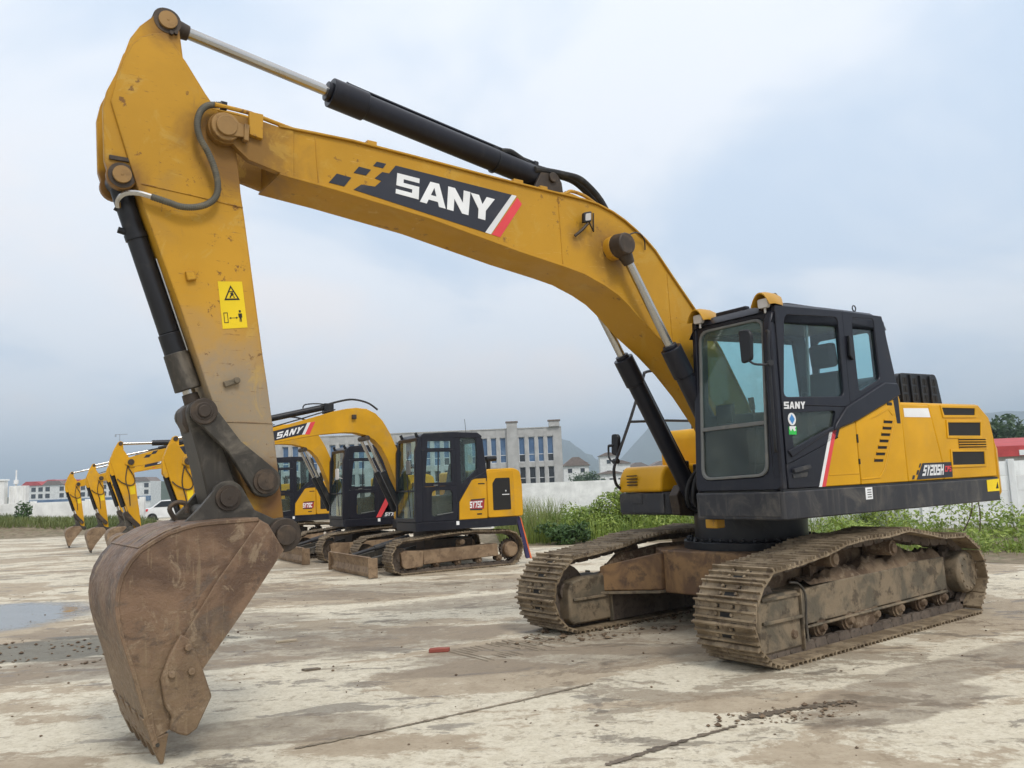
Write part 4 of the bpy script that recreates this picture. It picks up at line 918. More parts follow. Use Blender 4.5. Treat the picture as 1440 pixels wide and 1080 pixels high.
for y in (.335, -.335):
    o = hyd('boom_cylinder', (.46, 1.27), (1.955, 3.690), .088, .042, .615, y, 1.17, .095)[0]
# boom-side end covers of the cylinder mount pin
up('pin_cover', MB().cyl((1.955, .30, 3.69), (1.955, .43, 3.69), .118, .10, seg=24).prism([(2.03, 3.62), (1.90, 3.60), (1.88, 3.76), (1.96, 3.80), (2.03, 3.77)], .30, .415), 'grease', boom, .01)
up('grease_stain', MB().cyl((2.03, .2155, 3.64), (2.03, .2175, 3.64), .035, seg=12), 'grease', boom)
bk = hyd('bucket_cylinder', (6.185, 3.645), (5.672, 2.095), .0665, .042, .80, 0.0, 1.13, .072, barrel_mat='black')
dB = bk[3]; A_ = bk[1]
up('cylinder_band', MB().cyl(A_ + dB * .36, A_ + dB * .40, .075, seg=24), 'black', bk[0])
for q_, l_ in ((.38, .115), (.22, .085)): up('hose_port', MB().cyl(A_ + dB * q_ + Vector((.05, 0, .018)), A_ + dB * q_ + Vector((l_, 0, .033)), .022, seg=10), 'black', bk[0])
up('rod_guard', MB().cyl(A_ + dB * 1.20, A_ + dB * 1.46, .083, .088, seg=24), 'link_steel', bk[0], .006)
up('steel_pipe', MB().tube([A_ + dB * .50 + Vector((-.085, .03, -.03)), A_ + dB * 1.16 + Vector((-.085, .03, -.03))], .011, 8), 'chrome', bk[0])

# ---- arm (dipper)
WA = .165
ARM_R = [(5.845, 4.70), (5.793, 4.53), (5.661, 4.33), (5.551, 4.186), (5.46, 4.03), (5.43, 3.80), (5.418, 3.651), (5.394, 3.487), (5.353, 3.171), (5.314, 2.868), (5.264, 2.481), (5.234, 2.281), (5.186, 1.897), (5.139, 1.478), (5.125, 1.345)]
ARM_B = [(5.250, 1.365), (5.355, 1.43)]
ARM_L = [(5.490, 1.886), (5.555, 2.010), (5.660, 2.310), (5.705, 2.45), (5.817, 2.785), (5.931, 3.099), (6.044, 3.421), (6.125, 3.673), (6.20, 3.92), (6.262, 4.131), (6.225, 4.30), (6.187, 4.434), (6.145, 4.555), (6.085, 4.63), (6.01, 4.675), (5.93, 4.70)]
arm = up('arm', MB().prism(ARM_R[1:] + ARM_B + ARM_L, -WA, WA), 'arm', None, .006)
for s0 in (1, -1):
    ear_ = [(5.80, 4.50)] + arc(5.912, 4.800, .082, 200, 20, 12)[0:13] + [(6.088, 4.715), (6.148, 4.608), (6.21, 4.388), (6.283, 4.208), (6.305, 4.092), (6.291, 3.731)] + arc(6.187, 3.640, .092, 20, -150, 10) + [(6.06, 3.70), (6.00, 4.2), (5.95, 4.4)]
    up('arm_ear', MB().prism(ear_, s0 * .095, s0 * .145), 'arm', arm, .005)
up('arm_top_plate', MB().prism([(5.80, 4.55), (5.845, 4.70), (5.93, 4.70), (6.01, 4.675), (6.10, 4.62), (6.0, 4.5)], -.09, .09), 'arm', arm)
for (x, z), r, w in (((5.912, 4.803), .062, .162), ((6.187, 3.643), .058, .165)):
    up('arm_pin', MB().cyl((x, -w, z), (x, w, z), r * .9, seg=24).cyl((x, w - .012, z), (x, w + .008, z), r, seg=24).cyl((x, w + .008, z), (x, w + .011, z), .009, seg=8), 'pin', arm, .004)
    up('pin_collar', MB().cyl((x, .143, z), (x, .150, z), r * 1.45, seg=24), 'grease', arm)
up('pin_bar', MB().box(6.135, 6.265, .144, .160, 3.735, 3.765), 'grease', arm, .004)
up('pin_bolt', MB().cyl((5.89, .145, 4.715), (5.89, .17, 4.715), .014, seg=8).cyl((5.86, .145, 4.725), (5.86, .17, 4.725), .014, seg=8), 'grease', arm)
up('weld_seam', MB().tube([(5.405, WA + .001, 3.545), (5.72, WA + .001, 3.575), (6.07, WA + .001, 3.60)], .006, 5), 'arm', arm)
up('weld_seam', MB().tube([(5.20, WA + .001, 2.02), (5.545, WA + .001, 2.03)], .005, 5), 'arm', arm)
# warning label
YA = WA + .003
up('warning_label', MB().prism([(5.577, 2.993), (5.412, 3.009), (5.374, 2.687), (5.543, 2.664)], WA - .003, YA), 'sign_yellow', arm)
def lab(u, v): return bil([(5.577, 2.993), (5.412, 3.009), (5.374, 2.687), (5.543, 2.664)], u, v)
to, ti = [(.18, .60), (.82, .60), (.5, .92)], [(.27, .635), (.73, .635), (.5, .86)]
up('label_triangle', MB().ring([lab(*p) for p in to], [lab(*p) for p in ti], YA + .0003, YA + .0015), 'ink', arm)
mk = MB()
for q in ([(.42, .79), (.58, .79), (.58, .77), (.42, .77)], [(.45, .75), (.55, .77), (.60, .70), (.50, .69)], [(.40, .65), (.46, .65), (.52, .72), (.47, .72)], [(.55, .68), (.60, .68), (.63, .65), (.58, .65)]): mk.prism([lab(*p) for p in q], YA + .0003, YA + .0015)
up('label_figure', mk, 'ink', arm)
mk = MB()
for q in ([(.68, .31), (.84, .31), (.83, .22), (.80, .22), (.80, .13), (.77, .13), (.76, .21), (.74, .13), (.71, .13), (.72, .22), (.69, .22)], [(.72, .33), (.80, .33), (.80, .38), (.72, .38)], [(.36, .215), (.58, .215), (.58, .225), (.36, .225)], [(.58, .245), (.66, .22), (.58, .195)], [(.38, .245), (.30, .22), (.38, .195)]): mk.prism([lab(*p) for p in q], YA + .0003, YA + .0015)
up('label_pictogram', mk, 'ink', arm)
up('label_outline', MB().ring([lab(*p) for p in ((.09, .12), (.26, .12), (.26, .34), (.09, .34))], [lab(*p) for p in ((.115, .135), (.235, .135), (.235, .325), (.115, .325))], YA + .0003, YA + .0015), 'ink', arm)
up('arm_bracket', MB().prism([(5.795, 3.035), (5.735, 3.045), (5.72, 2.985), (5.78, 2.970)], WA - .002, WA + .03), 'arm', arm, .006)
up('grease_block', MB().prism([(5.545, 2.30), (5.45, 2.325), (5.44, 2.295), (5.53, 2.26)], WA - .002, WA + .028).cyl((5.455, WA, 2.31), (5.455, WA + .04, 2.31), .022, seg=12), 'frame_mud', arm, .006)
up('stop_boss', MB().cyl((5.315, WA - .002, 1.745), (5.315, WA + .045, 1.745), .042, seg=20), 'grease', arm, .006)
up('pipe_fitting', MB().box(5.53, 5.575, .20, .235, 4.215, 4.270), 'black', arm, .004)
# ---- spiral-wrapped hose looping over the arm side
hp = spline([(5.57, .22, 4.243), (5.66, .23, 4.215), (5.716, .245, 4.150), (5.738, .25, 4.053), (5.718, .25, 3.958), (5.668, .25, 3.871), (5.622, .245, 3.765), (5.598, .24, 3.66), (5.607, .235, 3.575), (5.655, .232, 3.515), (5.735, .23, 3.476), (5.830, .23, 3.462), (5.915, .225, 3.480), (6.02, .22, 3.503)], 22)
up('spiral_hose', MB().tube(hp, .02, 10, [.0205 + (.0035 if i % 3 == 0 else 0) for i in range(len(hp))]), 'hose', arm, sharp=180)
up('hose_end', MB().tube(spline([(6.02, .22, 3.503), (6.10, .20, 3.520), (6.165, .15, 3.520), (6.195, .09, 3.49), (6.19, .06, 3.45)], 7), .018, 8), 'chrome', arm)

# ---- bucket linkage
rp, lb, ia, ab = (5.685, 2.090), (5.525, 1.519), (5.277, 1.619), (5.155, 1.251)
def bar(a, b, ra, rb, y0, y1, mid=.8):
    A, B = Vector(a), Vector(b); d = (B - A).normalized(); n_ = Vector((-d.y, d.x)); t = math.degrees(math.atan2(d.y, d.x))
    p = arc(A.x, A.y, ra, t + 270, t + 90, 10) + [tuple(A.lerp(B, .5) + n_ * (ra + rb) / 2 * mid)] + arc(B.x, B.y, rb, t + 90, t - 90, 10) + [tuple(A.lerp(B, .5) - n_ * (ra + rb) / 2 * mid)]
    return MB().prism(p, y0, y1)
hl = up('bucket_link', bar(rp, lb, .085, .105, -.145, .145, .92), 'link_steel', None, .012)
up('link_pin', MB().cyl((lb[0], -.24, lb[1]), (lb[0], .245, lb[1]), .085, seg=28).cyl((lb[0], .245, lb[1]), (lb[0], .262, lb[1]), .060, seg=20).cyl((lb[0], .262, lb[1]), (lb[0], .265, lb[1]), .012, seg=8), 'grease', hl, .008)
for s0 in (1, -1): il = up('idler_link', bar(rp, ia, .078, .108, s0 * .185, s0 * .235, .60), 'link_steel', None, .008)
up('rod_pin', MB().cyl((rp[0], -.25, rp[1]), (rp[0], .252, rp[1]), .062, seg=24).cyl((rp[0], .233, rp[1]), (rp[0], .250, rp[1]), .088, seg=24).cyl((rp[0], .25, rp[1]), (rp[0], .268, rp[1]), .042, seg=16), 'grease', il, .006)
up('idler_pin', MB().cyl((ia[0], -.25, ia[1]), (ia[0], .250, ia[1]), .085, seg=24).cyl((ia[0], .25, ia[1]), (ia[0], .264, ia[1]), .062, seg=20).cyl((ia[0], .264, ia[1]), (ia[0], .267, ia[1]), .012, seg=8), 'grease', il, .006)
up('grease_guard', MB().prism([(5.785, 2.13), (5.78, 2.02), (5.74, 1.95), (5.70, 1.99), (5.73, 2.15)], -.09, .10), 'grease', hl, .03)

# ---- bucket
CUR = [(5.43, 1.388), (5.685, 1.383), (5.80, 1.378), (5.891, 1.360), (5.98, 1.332), (6.059, 1.290), (6.13, 1.245), (6.188, 1.180), (6.230, 1.105), (6.252, 1.025), (6.258, .935), (6.248, .845), (6.227, .755), (6.166, .553), (6.125, .40), (6.095, .29), (6.055, .150)]
HB = .555; HF = -.40
def thick(curve, t):
    P = [Vector(p) for p in curve]; o = []
    for i in range(len(P)):
        d = (P[min(i + 1, len(P) - 1)] - P[max(i - 1, 0)]).normalized(); o.append(tuple(P[i] + Vector((d.y, -d.x)) * t))
    return o
inn = thick(CUR, .024)
bucket = up('bucket', MB().prism(CUR + list(reversed(inn)), HF, HB), 'bucket', None, .004)
for s0 in (1, -1):
    sd = [(5.43, 1.381), (5.372, 1.343), (5.275, 1.171), (5.539, .812), (5.777, .507), (5.95, .20), (6.035, .165)] + [p for p in reversed([(a[0] * .86 + b[0] * .14, a[1] * .86 + b[1] * .14) for a, b in zip(CUR, inn)])][1:-1]
    up('bucket_side', MB().prism(sd, *((HB - .035, HB - .008) if s0 > 0 else (HF + .008, HF + .035))), 'bucket', bucket)
    up('side_strip', MB().prism([(5.424, 1.368), (5.372, 1.343), (5.270, 1.171), (5.535, .812), (5.775, .507), (5.885, .715), (5.687, 1.023)], *((HB - .012, HB + .012) if s0 > 0 else (HF - .012, HF + .012))), 'bucket', bucket, .004)
    sc = up('side_cutter', MB().prism([(5.905, .735), (5.850, .700), (5.775, .510), (5.724, .350), (5.809, .182), (5.865, .150), (5.915, .172), (5.965, .205), (5.949, .272), (5.991, .349), (6.013, .499), (5.97, .62)], *((HB - .005, HB + .034) if s0 > 0 else (HF - .034, HF + .005))), 'bucket', bucket, .010)
    for x, z in ((5.865, .655), (5.955, .515), (5.845, .515)): up('cutter_bolt', MB().cyl((x, (HB + .03) if s0 > 0 else (HF - .03), z), (x, (HB + .058) if s0 > 0 else (HF - .058), z), .024, .020, seg=10), 'bucket', bucket, .004)
up('bucket_lip', MB().prism([(6.085, .30), (6.045, .115), (6.010, .115), (6.03, .20), (6.05, .31)], HF + .003, HB - .003), 'bucket', bucket, .004)
for k in range(5):
    y = -.335 + .206 * k
    t0 = MB()
    t0.add([(6.105, y - .062, .285), (6.105, y + .062, .285), (5.985, y + .06, .270), (5.985, y - .06, .270), (6.045, y - .05, .145), (6.045, y + .05, .145), (5.970, y + .05, .165), (5.970, y - .05, .165)], [(0, 3, 2, 1), (4, 5, 6, 7), (0, 1, 5, 4), (1, 2, 6, 5), (2, 3, 7, 6), (3, 0, 4, 7)])
    up('tooth_adapter', t0, 'bucket', bucket, .008)
    t1 = MB()
    t1.add([(6.062, y - .056, .158), (6.062, y + .056, .158), (5.958, y + .056, .178), (5.958, y - .056, .178), (5.995, y - .026, .004), (5.995, y + .026, .004), (5.978, y + .026, .006), (5.978, y - .026, .006)], [(0, 3, 2, 1), (4, 5, 6, 7), (0, 1, 5, 4), (1, 2, 6, 5), (2, 3, 7, 6), (3, 0, 4, 7)])
    up('tooth', t1, 'bucket', bucket, .006)
    if k in (0, 2, 4): up('tooth_pin', MB().cyl((6.02, y - .066, .125), (6.02, y + .066, .125), .012, seg=8), 'link_steel', bucket)
for y in (-.22, .08, .38):
    wp = CUR[3:7]; o2 = thick(wp, -.008)
    up('wear_strip', MB().prism(wp + list(reversed(o2)), y - .14, y + .14), 'bucket', bucket, .003)
EAR = [(5.80, 1.372), (5.70, 1.470), (5.620, 1.565)] + arc(lb[0], lb[1], .112, 40, 150, 8) + [(5.35, 1.43), (5.22, 1.365)] + arc(ab[0], ab[1], .115, 80, 260, 10) + [(5.28, 1.15), (5.42, 1.30), (5.45, 1.372)]
for s0 in (1, -1):
    up('bucket_ear', MB().prism(EAR, s0 * .185, s0 * .232), 'link_steel', bucket, .005)
up('ear_tube', MB().cyl((5.62, -.185, 1.44), (5.62, .185, 1.44), .045, seg=16), 'link_steel', bucket)
up('bucket_pin', MB().cyl((ab[0], -.30, ab[1]), (ab[0], .30, ab[1]), .070, seg=24).cyl((ab[0], .232, ab[1]), (ab[0], .27, ab[1]), .115, seg=28).cyl((ab[0], -.18, ab[1]), (ab[0], .18, ab[1]), .118, seg=28), 'grease', bucket, .006)
up('lifting_shackle', MB().tube(spline([(5.80, .0, 1.385), (5.84, .0, 1.46), (5.80, 0, 1.50), (5.74, .0, 1.49), (5.73, .0, 1.43)], 6), .016, 8), 'grease', bucket)

# ------------------------------------------------------------------ small excavators in a row
PATH_SM = [(1.15, .0), (1.26, .05), (1.335, .14), (1.365, .28), (1.335, .43), (1.24, .56), (1.10, .62), (.80, .64), (.4, .68), (0.0, .70), (-.35, .705), (-.75, .68), (-1.05, .67), (-1.22, .61), (-1.33, .48), (-1.365, .33), (-1.33, .18), (-1.25, .06), (-1.15, .0)]
def cpart(name, key, fn, mat, parent, bevel=0.0):
    def mk(): return fn().mesh(name, M[mat])
    return link(name, cached(key, mk), parent, None, bevel)
def S2(p, s, ox, oz): return [((x - 5.546) * s + ox, (z - 4.078) * s + oz) for x, z in p]
def small(loc, yaw, label, variant='a', boss=(4.58, 2.14), sfx='', lug=0.0, frac=.56, dsh=.55):
    R = empty('small_excavator', (loc[0], loc[1], 0), yaw)
    tag(R, label, 'excavator', 'small excavators parked in a row')
    for sd in (1, -1): make_track(R, sd, .65, 1.10, PATH_SM, 39, .70, 'small%d' % sd, False)
    K = variant + sfx + str(dsh)
    def c(name, fn, mat, parent=None, bevel=.006, key=None):
        c.i += 1; return cpart(name, K + name + str(c.i), fn, mat, parent or R, bevel)
    c.i = 0
    c('undercarriage', lambda: MB().box(-.5, .5, -.62, .62, .36, .56).cyl((0, 0, .55), (0, 0, .76), .42, seg=28), 'grease')
    bl = c('dozer_blade', lambda: MB().prism([(1.72, .01), (1.74, .08), (1.70, .18), (1.73, .30), (1.78, .36), (1.75, .375), (1.67, .31), (1.63, .18), (1.67, .06)], -1.1, 1.1).box(1.62, 1.79, 1.09, 1.115, .01, .35).box(1.62, 1.79, -1.115, -1.09, .01, .35), 'blade')
    for ss in (1, -1): c('blade_arm', lambda: MB().prism([(1.68, .12), (1.68, .26), (.60, .46), (.60, .34)], ss * .36, ss * .46), 'link_steel', bl)
    c('blade_cylinder', lambda: MB().cyl((.55, .0, .60), (1.25, .0, .44), .055, seg=14).cyl((1.25, 0, .44), (1.70, 0, .34), .032, seg=12), 'deck_dark', bl, 0)
    dk = c('upper_deck', lambda: MB().prism(rounded([(.86, .12), (.86, 1.09), (-1.25, 1.09), (-1.40, .8), (-1.45, 0), (-1.40, -.8), (-1.25, -1.09), (.45, -1.09), (.5, -.4), (.55, .12)], .05, 3), .745, .905, 'z'), 'dark')
    c('deck_label', lambda: MB().box(.0, .06, 1.0895, 1.0925, .82, .89), 'white', dk, 0)
    hd = c('engine_cover', lambda: MB().prism(rounded([(-.61, .908), (-.60, 1.80), (-.66, 1.83), (-1.22, 1.84), (-1.36, 1.78), (-1.40, 1.50), (-1.40, .908)], .06, 4), -1.02, 1.075), 'yellow_far', None, .02)
    c('cover_door', lambda: MB().prism(rounded([(-.625, .92), (-.62, 1.77), (-1.20, 1.79), (-1.20, .92)], .03), 1.07, 1.088), 'yellow_far', hd, .006)
    c('vent_grille', lambda: MB().prism(rounded([(-.73, 1.05), (-.73, 1.56), (-.80, 1.655), (-1.11, 1.655), (-1.12, 1.05)], .02), 1.087, 1.093), 'grille', hd, 0)
    c('vent_label', lambda: MB().box(-1.09, -.93, 1.093, 1.095, 1.33, 1.345).prism([(-1.00, 1.42), (-1.03, 1.42), (-1.015, 1.38)], 1.093, 1.095), 'white', hd, 0)
    c('exhaust_pipe', lambda: MB().cyl((-.95, .55, 1.82), (-.95, .55, 2.02), .045, seg=12).cyl((-.90, .55, 2.04), (-1.12, .55, 2.05), .055, seg=12), 'black', hd)
    c('right_cover', lambda: MB().prism(rounded([(.42, .908), (.40, 1.20), (.30, 1.32), (-.60, 1.36), (-.60, .908)], .05), -1.07, -.35), 'yellow_far')
    if variant == 'a':
        pn = c('side_panel', lambda: MB().prism([(-.005, .912), (-.02, 1.24), (-.29, 1.63), (-.36, 1.655), (-.595, 1.66), (-.60, .912)], 1.03, 1.088), 'yellow_far')
        c('model_decal', lambda: MB().prism([(-.24, 1.25), (-.545, 1.26), (-.53, 1.09), (-.235, 1.10)], 1.0875, 1.090), 'dark_red', pn, 0)
        c('decal_dark', lambda: MB().prism([(-.26, 1.275), (-.56, 1.285), (-.55, 1.262), (-.25, 1.252)], 1.0875, 1.090), 'decal', pn, 0)
        c('decal_dark', lambda: MB().prism([(-.235, 1.098), (-.50, 1.088), (-.49, 1.065), (-.23, 1.075)], 1.0875, 1.090), 'decal', pn, 0)
        c('model_lettering', lambda: text(MB(), 'SY75C', [(-.235, 1.235), (-.50, 1.24), (-.49, 1.115), (-.23, 1.115)], 1.0902), 'white', pn, 0)
        c('panel_latch', lambda: MB().box(-.48, -.38, 1.086, 1.093, .985, 1.01).box(-.56, -.42, 1.086, 1.092, 1.55, 1.57), 'grille', pn, 0)
    else:
        pn = c('side_panel', lambda: MB().prism([(-.30, .912), (-.30, 1.42), (-.45, 1.50), (-.595, 1.52), (-.60, .912)], 1.03, 1.088), 'yellow_far')
        c('stripe_red', lambda: MB().prism([(.10, .915), (-.02, .915), (-.33, 1.42), (-.30, 1.50), (-.22, 1.48)], 1.086, 1.094), 'red', pn, 0)
        c('model_decal', lambda: MB().prism([(-.12, 1.02), (-.60, 1.02), (-.60, .92), (-.06, .92)], 1.086, 1.092), 'decal', pn, 0)
        c('model_lettering', lambda: text(MB(), 'SY75C', [(-.13, 1.01), (-.45, 1.01), (-.45, .93), (-.10, .93)], 1.0922), 'white', pn, 0)
    # cab
    ys, yr = 1.085, .14
    pf = [(.87, .905), (.84, 2.20), (.76, 2.44), (.70, 2.46), (.72, .905)]; pr_ = [(-.50, 2.46), (-.56, 2.40), (-.62, 1.80), (-.62, 1.60), (-.40, 1.68), (-.44, 2.44)]
    cab = c('cab', lambda: MB().prism(pf, ys - .08, ys - .004), 'dark', None, .015)
    c('cab_post', lambda: MB().prism(pr_, ys - .08, ys - .004), 'dark', cab, .012)
    c('cab_post', lambda: MB().prism(pf, yr, yr + .07), 'dark', cab, .012)
    c('cab_post', lambda: MB().prism(pr_[:3] + [(-.62, .905), (-.45, .905), (-.44, 2.44)], yr, yr + .07), 'dark', cab, .012)
    dw = rounded([(.66, 1.615), (.60, 2.175), (.125, 2.175), (.125, 1.61)], .03); dwo = rounded([(.722, 1.545), (.715, 2.21), (.035, 2.21), (.035, 1.545)], .005)
    c('door_frame', lambda: MB().ring(dwo, dw, ys - .04, ys), 'dark', cab)
    c('door_window', lambda: MB().prism(dw, ys - .028, ys - .022), 'glass_far', cab, 0)
    c('window_bar', lambda: MB().prism([(.405, 1.61), (.385, 1.61), (.365, 2.18), (.385, 2.18)], ys - .022, ys - .012), 'black', cab, 0)
    tw = rounded([(.60, 2.245), (.59, 2.375), (.12, 2.375), (.12, 2.245)], .02); two = rounded([(.714, 2.212), (.705, 2.45), (.035, 2.45), (.035, 2.212)], .005)
    c('vent_window_frame', lambda: MB().ring(two, tw, ys - .04, ys), 'dark', cab)
    c('vent_window', lambda: MB().prism(tw, ys - .028, ys - .022), 'glass_far', cab, 0)
    lw_ = rounded([(.55, .99), (.53, 1.47), (.12, 1.47), (.12, 1.05)], .08); lwo = rounded([(.722, .912), (.722, 1.543), (.035, 1.543), (.035, .912)], .005)
    c('lower_door_frame', lambda: MB().ring(lwo, lw_, ys - .04, ys), 'dark', cab)
    c('lower_door_window', lambda: MB().prism(lw_, ys - .028, ys - .022), 'glass_low', cab, 0)
    c('door_handle', lambda: MB().box(.42, .50, ys, ys + .02, 1.555, 1.575).prism([(.12, 1.05), (.45, 1.02), (.45, 1.035), (.12, 1.065)], ys, ys + .01), 'seal', cab, 0)
    qw = rounded([(-.07, 1.56), (-.07, 2.43), (-.40, 2.42), (-.46, 1.88)], .04); qwo = rounded([(.033, 1.20), (.033, 2.45), (-.45, 2.45), (-.585, 1.70)], .005)
    if variant == 'a':
        c('quarter_frame', lambda: MB().ring(qwo, qw, ys - .05, ys - .006), 'dark', cab)
        c('quarter_window', lambda: MB().prism(qw, ys - .034, ys - .028), 'glass_far', cab, 0)
        c('diagonal_band', lambda: MB().prism([(.033, .912), (.033, 1.22), (-.27, 1.65), (-.60, 1.79), (-.62, 1.668), (-.36, 1.66), (-.29, 1.635), (-.012, 1.245), (.002, .912)], ys - .01, ys + .01), 'dark', cab)
    else:
        c('rear_side_wall', lambda: MB().prism([(.033, .912), (.033, 2.45), (-.45, 2.45), (-.60, 1.70), (-.60, 1.53), (-.45, 1.51), (-.29, 1.43), (.05, .912)], ys - .05, ys - .004), 'dark', cab)
    c('cab_roof', lambda: MB().prism(rounded([(.76, 2.445), (.68, 2.515), (.1, 2.54), (-.45, 2.53), (-.545, 2.46), (-.53, 2.43), (.75, 2.43)], .03), yr, ys), 'dark', cab, .02)
    fo_ = rounded([(yr, .91), (ys - .005, .91), (ys - .03, 2.44), (yr + .03, 2.44)], .02); fi_ = rounded([(yr + .06, .98), (ys - .07, .98), (ys - .08, 2.38), (yr + .08, 2.38)], .05)
    def lean(mb):
        mb.v = [(x - max(0, z - 1.6) * .10, y, z) for x, y, z in mb.v]; return mb
    c('front_frame', lambda: lean(MB().ring(fo_, fi_, .83, .875, 'x')), 'dark', cab)
    c('windshield', lambda: lean(MB().prism(fi_, .855, .861, 'x')), 'glass_far', cab, 0)
    c('window_crossbar', lambda: lean(MB().box(.852, .872, yr + .06, ys - .07, 1.46, 1.49)), 'black', cab, 0)
    c('wiper_arm', lambda: lean(MB().tube([(.885, .9, 1.0), (.885, .75, 1.7), (.885, .72, 2.2)], .008, 6)), 'black', cab, 0)
    bo_ = rounded([(yr + .07, .91), (ys - .08, .91), (ys - .08, 2.44), (yr + .07, 2.44)], .02); bi_ = rounded([(yr + .13, 1.6), (ys - .14, 1.6), (ys - .14, 2.35), (yr + .13, 2.35)], .05)
    c('rear_wall', lambda: MB().ring(bo_, bi_, -.58, -.54, 'x'), 'dark', cab)
    c('rear_window', lambda: MB().prism(bi_, -.565, -.56, 'x'), 'glass_far', cab, 0)
    c('operator_seat', lambda: MB().prism(rounded([(.35, 1.20), (.33, 1.36), (-.02, 1.38), (-.14, 1.98), (-.26, 1.96), (-.18, 1.20)], .05), .42, .80).box(-.2, .3, .44, .78, .91, 1.2), 'seat', cab, .02)
    c('cab_floor', lambda: MB().box(-.5, .8, yr + .08, ys - .09, .907, .94), 'interior', cab, 0)
    c('mirror', lambda: MB().prism(rounded([(.98, 1.78), (1.14, 1.78), (1.14, 2.02), (.98, 2.02)], .03), .96, .99, 'x').tube([(.85, 1.05, 1.80), (.97, 1.06, 1.84)], .01, 6), 'lamp_glass' if variant == 'b' else 'seal', cab)
    c('cab_antenna', lambda: MB().cyl((-.30, .9, 2.53), (-.28, .9, 2.80), .005, seg=5).cyl((.74, .95, 2.46), (.77, .95, 2.54), .03, seg=8).cyl((.74, .25, 2.46), (.77, .25, 2.54), .03, seg=8), 'black', cab, 0)
    # boom
    k = (boss[0] - 1.4) / (4.58 - 1.4); dz = boss[1] - 2.14
    def sx(p): return [(x if x < 1.4 else 1.4 + (x - 1.4) * k, z + (0 if x < 1.4 else dz * (x - 1.4) / 3.18)) for x, z in p]
    BT = [(4.66, 2.21), (4.58, 2.245), (4.3, 2.355), (3.7, 2.53), (3.11, 2.70), (2.44, 2.89), (2.04, 3.005), (1.80, 3.055), (1.6, 3.075), (1.40, 3.055), (1.22, 2.97), (1.08, 2.83), (.93, 2.58), (.78, 2.24), (.58, 1.75), (.42, 1.30)]
    BB = [(.58, 1.16), (.80, 1.55), (1.0, 2.10), (1.12, 2.32), (1.25, 2.46), (1.42, 2.555), (1.62, 2.605), (1.85, 2.61), (2.25, 2.58), (2.7, 2.51), (3.09, 2.44), (3.7, 2.285), (4.4, 2.075), (4.58, 2.04), (4.68, 2.10)]
    boom = c('boom', lambda: MB().prism(sx(BT + BB), -.13, .13), 'yellow_far')
    def sxd(p): return sx([(x + dsh, z - .262 * dsh) for x, z in p])
    c('boom_decal', lambda: MB().prism(sxd([(3.42, 2.575), (2.54, 2.79), (2.64, 2.575), (3.46, 2.40)]), .129, .1325), 'decal', boom, 0)
    c('decal_edge', lambda: MB().prism(sxd([(2.48, 2.80), (2.39, 2.815), (2.50, 2.575), (2.585, 2.58)]), .129, .1325), 'red', boom, 0)
    c('decal_edge', lambda: MB().prism(sxd([(2.54, 2.79), (2.48, 2.80), (2.585, 2.58), (2.64, 2.575)]), .129, .1326), 'white', boom, 0)
    c('decal_square', lambda: MB().prism(sxd([(3.66, 2.52), (3.58, 2.54), (3.62, 2.47), (3.70, 2.45)]), .129, .1325).prism(sxd([(3.78, 2.44), (3.69, 2.455), (3.73, 2.39), (3.82, 2.375)]), .129, .1325), 'decal', boom, 0)
    c('lettering', lambda: text(MB(), 'SANY', sxd([(3.08, 2.615), (2.60, 2.735), (2.68, 2.605), (3.10, 2.50)]), .1328, .002), 'white', boom, 0)
    c('boom_hose', lambda: MB().tube(spline([(x, .05, z) for x, z in sx([(2.25, 3.10), (1.95, 3.19), (1.65, 3.24), (1.35, 3.18), (1.15, 3.05)])], 6), .02, 6).tube(spline([(x, .10, z) for x, z in sx([(4.3, 2.39), (3.5, 2.62), (2.7, 2.85), (2.3, 2.97), (2.0, 3.04)])], 6), .012, 6).tube(spline([(x, .06, z) for x, z in sx([(2.6, 3.06), (2.55, 3.13), (2.3, 3.15), (2.1, 3.12)])], 6), .012, 6), 'rubber', boom, 0)
    c('boom_lamp', lambda: MB().box(1.62, 1.70, .13, .19, 2.86, 2.94), 'grease', boom)
    def hy(a, b, r, rr, fr_, y):
        A, B = Vector((a[0], y, a[1])), Vector((b[0], y, b[1])); m_ = A.lerp(B, fr_); return A, m_, B
    s = .53; ox, oz = boss
    tpx, tpz = S2([(5.912, 4.80)], s, ox, oz)[0]
    ca = sx([(2.10, 3.11 + lug)])[0]
    A, m_, B = hy(ca, (tpx, tpz), .07, .03, frac, 0)
    cyl = c('arm_cylinder', lambda: MB().cyl(A, m_, .058, seg=16).box(ca[0] - .08, ca[0] + .10, -.08, .08, ca[1] - .14, ca[1] + .05), 'black')
    c('piston_rod', lambda: MB().cyl(m_, B, .030, seg=12), 'chrome', cyl, 0)
    for y in ((-.19, .19) if variant == 'x' else (0.0,)):
        A2, m2, B2 = hy((.75, 1.10), sx([(1.42, 2.50)])[0], .06, .03, .55, 0)
        for ss in (.17, -.17):
            w_ = Vector((0, ss, 0))
            bc = c('boom_cylinder', lambda: MB().cyl(A2 + w_, m2 + w_, .058, seg=16), 'black')
            c('piston_rod', lambda: MB().cyl(m2 + w_, B2 + w_, .032, seg=12), 'chrome', bc, 0)
        c('cylinder_pin', lambda: MB().cyl(B2 - Vector((0, .21, 0)), B2 + Vector((0, .21, 0)), .05, seg=12), 'grease', boom, 0)
    AR = S2(ARM_R[1:] + ARM_B + ARM_L, s, ox, oz)
    arm_ = c('arm', lambda: MB().prism(AR, -.10, .10), 'yellow_far')
    e_ = S2([(5.80, 4.50)] + arc(5.912, 4.800, .095, 200, 20, 10) + [(6.12, 4.60), (6.25, 4.25), (6.30, 4.05), (6.29, 3.70), (6.2, 3.56), (6.1, 3.6), (5.95, 4.3)], s, ox, oz)
